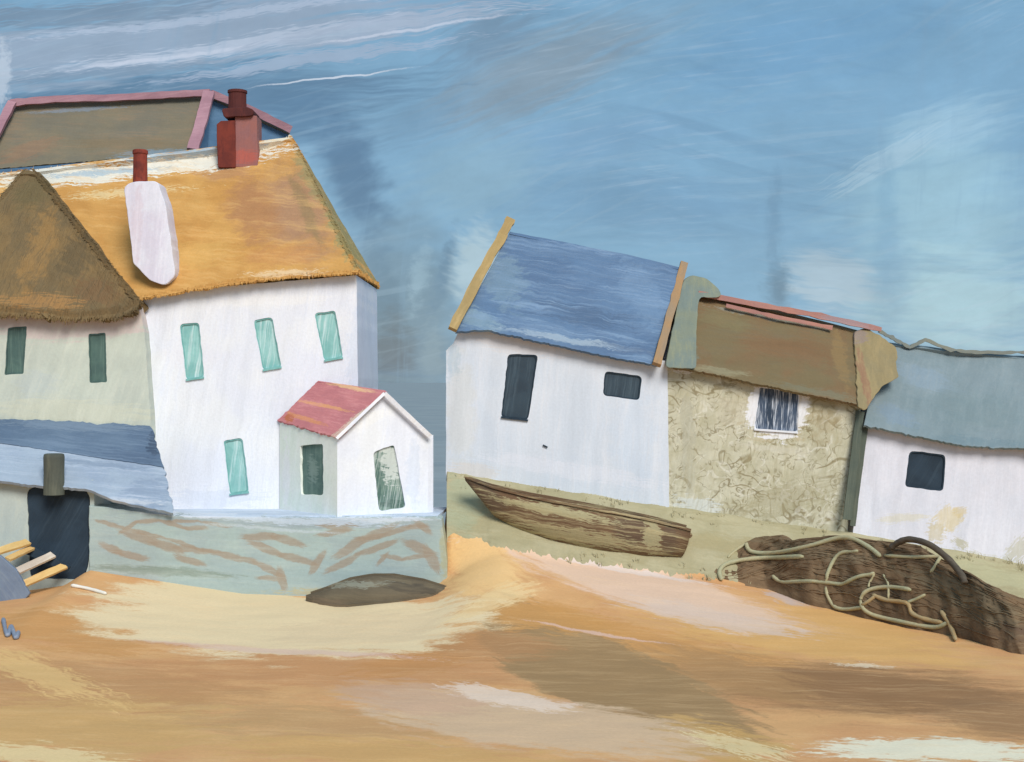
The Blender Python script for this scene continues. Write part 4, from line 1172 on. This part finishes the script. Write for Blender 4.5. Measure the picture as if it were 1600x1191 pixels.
clouds = [
    (1000, 60, 500, 130, -8, (126, 168, 198), .7, .9, .3),
    (1250, 60, 330, 110, -12, (116, 164, 202), .8, .8, .4),
    (1000, 320, 330, 80, 2, (112, 154, 188), .85, .8, .4),
    (930, 220, 240, 60, -8, (124, 166, 202), .6, .8, .4),
    (740, 280, 150, 90, -20, (138, 176, 200), .8, .8, .4),
    (640, 190, 150, 50, -14, (110, 148, 178), .7, .8, .5),
    (850, 110, 260, 80, -24, (134, 154, 170), .9, .8, .4),
    (760, 60, 120, 60, -24, (116, 142, 166), .7, .8, .5),
    (1470, 330, 210, 180, -8, (156, 196, 216), .9, .8, .35),
    (1500, 470, 210, 110, 4, (170, 206, 220), .9, .7, .4),
    (1480, 200, 150, 60, -14, (164, 200, 222), .7, .9, .5),
    (1380, 250, 110, 24, -30, (170, 202, 222), .7, .6, .8),
    (1300, 440, 110, 60, 8, (174, 196, 212), .8, .7, .5),
    (1215, 450, 30, 62, 6, (92, 126, 154), .85, .9, .4),
    (1212, 350, 18, 120, 2, (108, 148, 180), .8, .9, .4),
    (1380, 340, 24, 150, 4, (130, 174, 202), .8, .9, .3),
    (1392, 420, 46, 120, 0, (128, 170, 200), .7, .9, .3),
    (1160, 390, 60, 90, 0, (122, 164, 196), .6, .9, .4),
    (300, 150, 460, 60, -3, (88, 124, 156), .95, .7, .4),
    (480, 190, 110, 70, -4, (86, 124, 158), .9, .8, .4),
    (250, 60, 520, 70, -7, (152, 170, 192), .9, .5, .6),
    (130, 20, 260, 24, -4, (122, 146, 170), .85, .5, .7),
    (420, 66, 420, 16, -8, (188, 202, 222), .85, .5, .9),
    (330, 28, 380, 8, -6, (178, 194, 216), .8, .5, .9),
    (480, 96, 280, 12, -8, (164, 182, 206), .8, .5, .8),
    (150, 118, 220, 10, -5, (124, 150, 176), .8, .5, .9),
    (250, 92, 190, 5, -8, (206, 216, 234), .8, .6, .5),
    (600, 46, 260, 22, -10, (166, 182, 204), .75, .6, .8),
    (520, 122, 150, 2.2, -8, (216, 226, 240), .9, .6, .3),
    (640, 50, 200, 3, -9, (202, 212, 230), .8, .6, .5),
    (8, 120, 16, 70, 0, (196, 210, 226), .7, .6, .6),
    (620, 500, 130, 220, -4, (112, 144, 168), 1.0, .6, .25),
    (555, 270, 66, 150, -18, (82, 118, 152), .98, .8, .35),
    (600, 470, 34, 120, -12, (98, 130, 156), .9, .8, .4),
    (690, 420, 18, 80, 14, (100, 136, 166), .9, .8, .4),
    (740, 415, 56, 84, 18, (176, 202, 216), .9, .7, .4),
    (650, 430, 20, 70, 10, (146, 178, 198), .7, .8, .5),
    (615, 560, 50, 100, 0, (92, 114, 134), 1.0, .7, .35),
    (676, 560, 26, 80, 0, (130, 158, 176), .8, .8, .5),
    (650, 625, 140, 70, 0, (118, 148, 168), 1.0, .9, .25),
    (900, 400, 160, 14, 10, (124, 158, 186), .6, .7, .6),
]
col = N.mix(0.0, lin((126, 170, 202)), lin((126, 170, 202)))
col = N.strokes(ph, col, J_sky, clouds)
q0 = N.vec('ADD', N.xyz(U, V, 0.0), N.vec('MULTIPLY', N.vec('SUBTRACT', N.new('ShaderNodeTexNoise', ins={'Vector': d, 'Scale': 3.0, 'Detail': 1.0}).outputs['Color'], (.5, .5, .5)), (.09, .09, 0)))
for k, (ang, al, ac, lo, hi, c, op) in enumerate(((9, .30, .006, .50, .68, (164, 192, 212), .32), (-6, .2, .010, .50, .70, (98, 138, 172), .32), (28, .16, .006, .52, .70, (150, 178, 198), .34), (84, .12, .012, .52, .72, (128, 166, 196), .4), (12, .05, .003, .5, .72, (184, 204, 222), .25))):
    a = R(ang)
    s = N.vec('DOT_PRODUCT', q0, (math.cos(a), math.sin(a), 0)); t = N.vec('DOT_PRODUCT', q0, (-math.sin(a), math.cos(a), 0))
    n1 = N.noise(N.xyz(N.math('DIVIDE', s, al), N.math('DIVIDE', t, ac), k * 5.0), 1.0, 4.0, .6)
    n2 = N.noise(N.xyz(U, V, k * 3.0), 5.0, 2.0)
    fac = N.math('MULTIPLY', N.math('MULTIPLY', N.ramp(n1, lo, hi), N.ramp(n2, .4, .65)), op)
    col = N.mix(fac, col, lin(c))
mot = N.math('MULTIPLY_ADD', N.math('SUBTRACT', N.noise(N.vec('MULTIPLY', q0, (11, 22, 1)), 1.0, 6.0, .68), .5), .55, 1.0)
col = N.new('ShaderNodeVectorMath', operation='SCALE', ins={0: col, 3: mot}).outputs[0]
# cloud over a clear Nishita sky: mostly covered
skc = N.vec('MULTIPLY', sky.outputs[0], (1.05, .97, .86))
cl10 = N.new('ShaderNodeVectorMath', operation='SCALE', ins={0: col, 3: 10.0}).outputs[0]
cover = N.math('MULTIPLY_ADD', N.noise(d, 3.0, 3.0), .14, .80)
fin = N.mix(cover, skc, cl10)
nt.links.new(fin, bg.inputs[0])

sun = bpy.data.lights.new('sun', 'SUN')
sun.energy = 3.2
sun.angle = R(26)
sun.color = (1.0, .95, .875)
so = bpy.data.objects.new('sun', sun)
C.objects.link(so)
dirv = Vector((math.sin(R(SUN_AZ)) * math.cos(R(SUN_EL)), -math.cos(R(SUN_AZ)) * math.cos(R(SUN_EL)), math.sin(R(SUN_EL))))
so.rotation_euler = dirv.to_track_quat('Z', 'Y').to_euler()
so.location = (30, -20, 60)

cam = bpy.data.cameras.new('camera')
cam.lens = 50
cam.sensor_width = 36
cam.clip_end = 20000
co = bpy.data.objects.new('camera', cam)
C.objects.link(co)
co.location = (0, 0, ZC)
co.rotation_euler = (R(90), 0, 0)
scene.camera = co

scene.view_settings.view_transform = 'Standard'
scene.view_settings.look = 'None'
scene.view_settings.exposure = 0.0
scene.view_settings.gamma = 1.0
scene.cycles.use_denoising = True
scene.cycles.max_bounces = 4
scene.cycles.diffuse_bounces = 2
scene.cycles.glossy_bounces = 2
scene.cycles.use_adaptive_sampling = True
scene.cycles.adaptive_threshold = .02
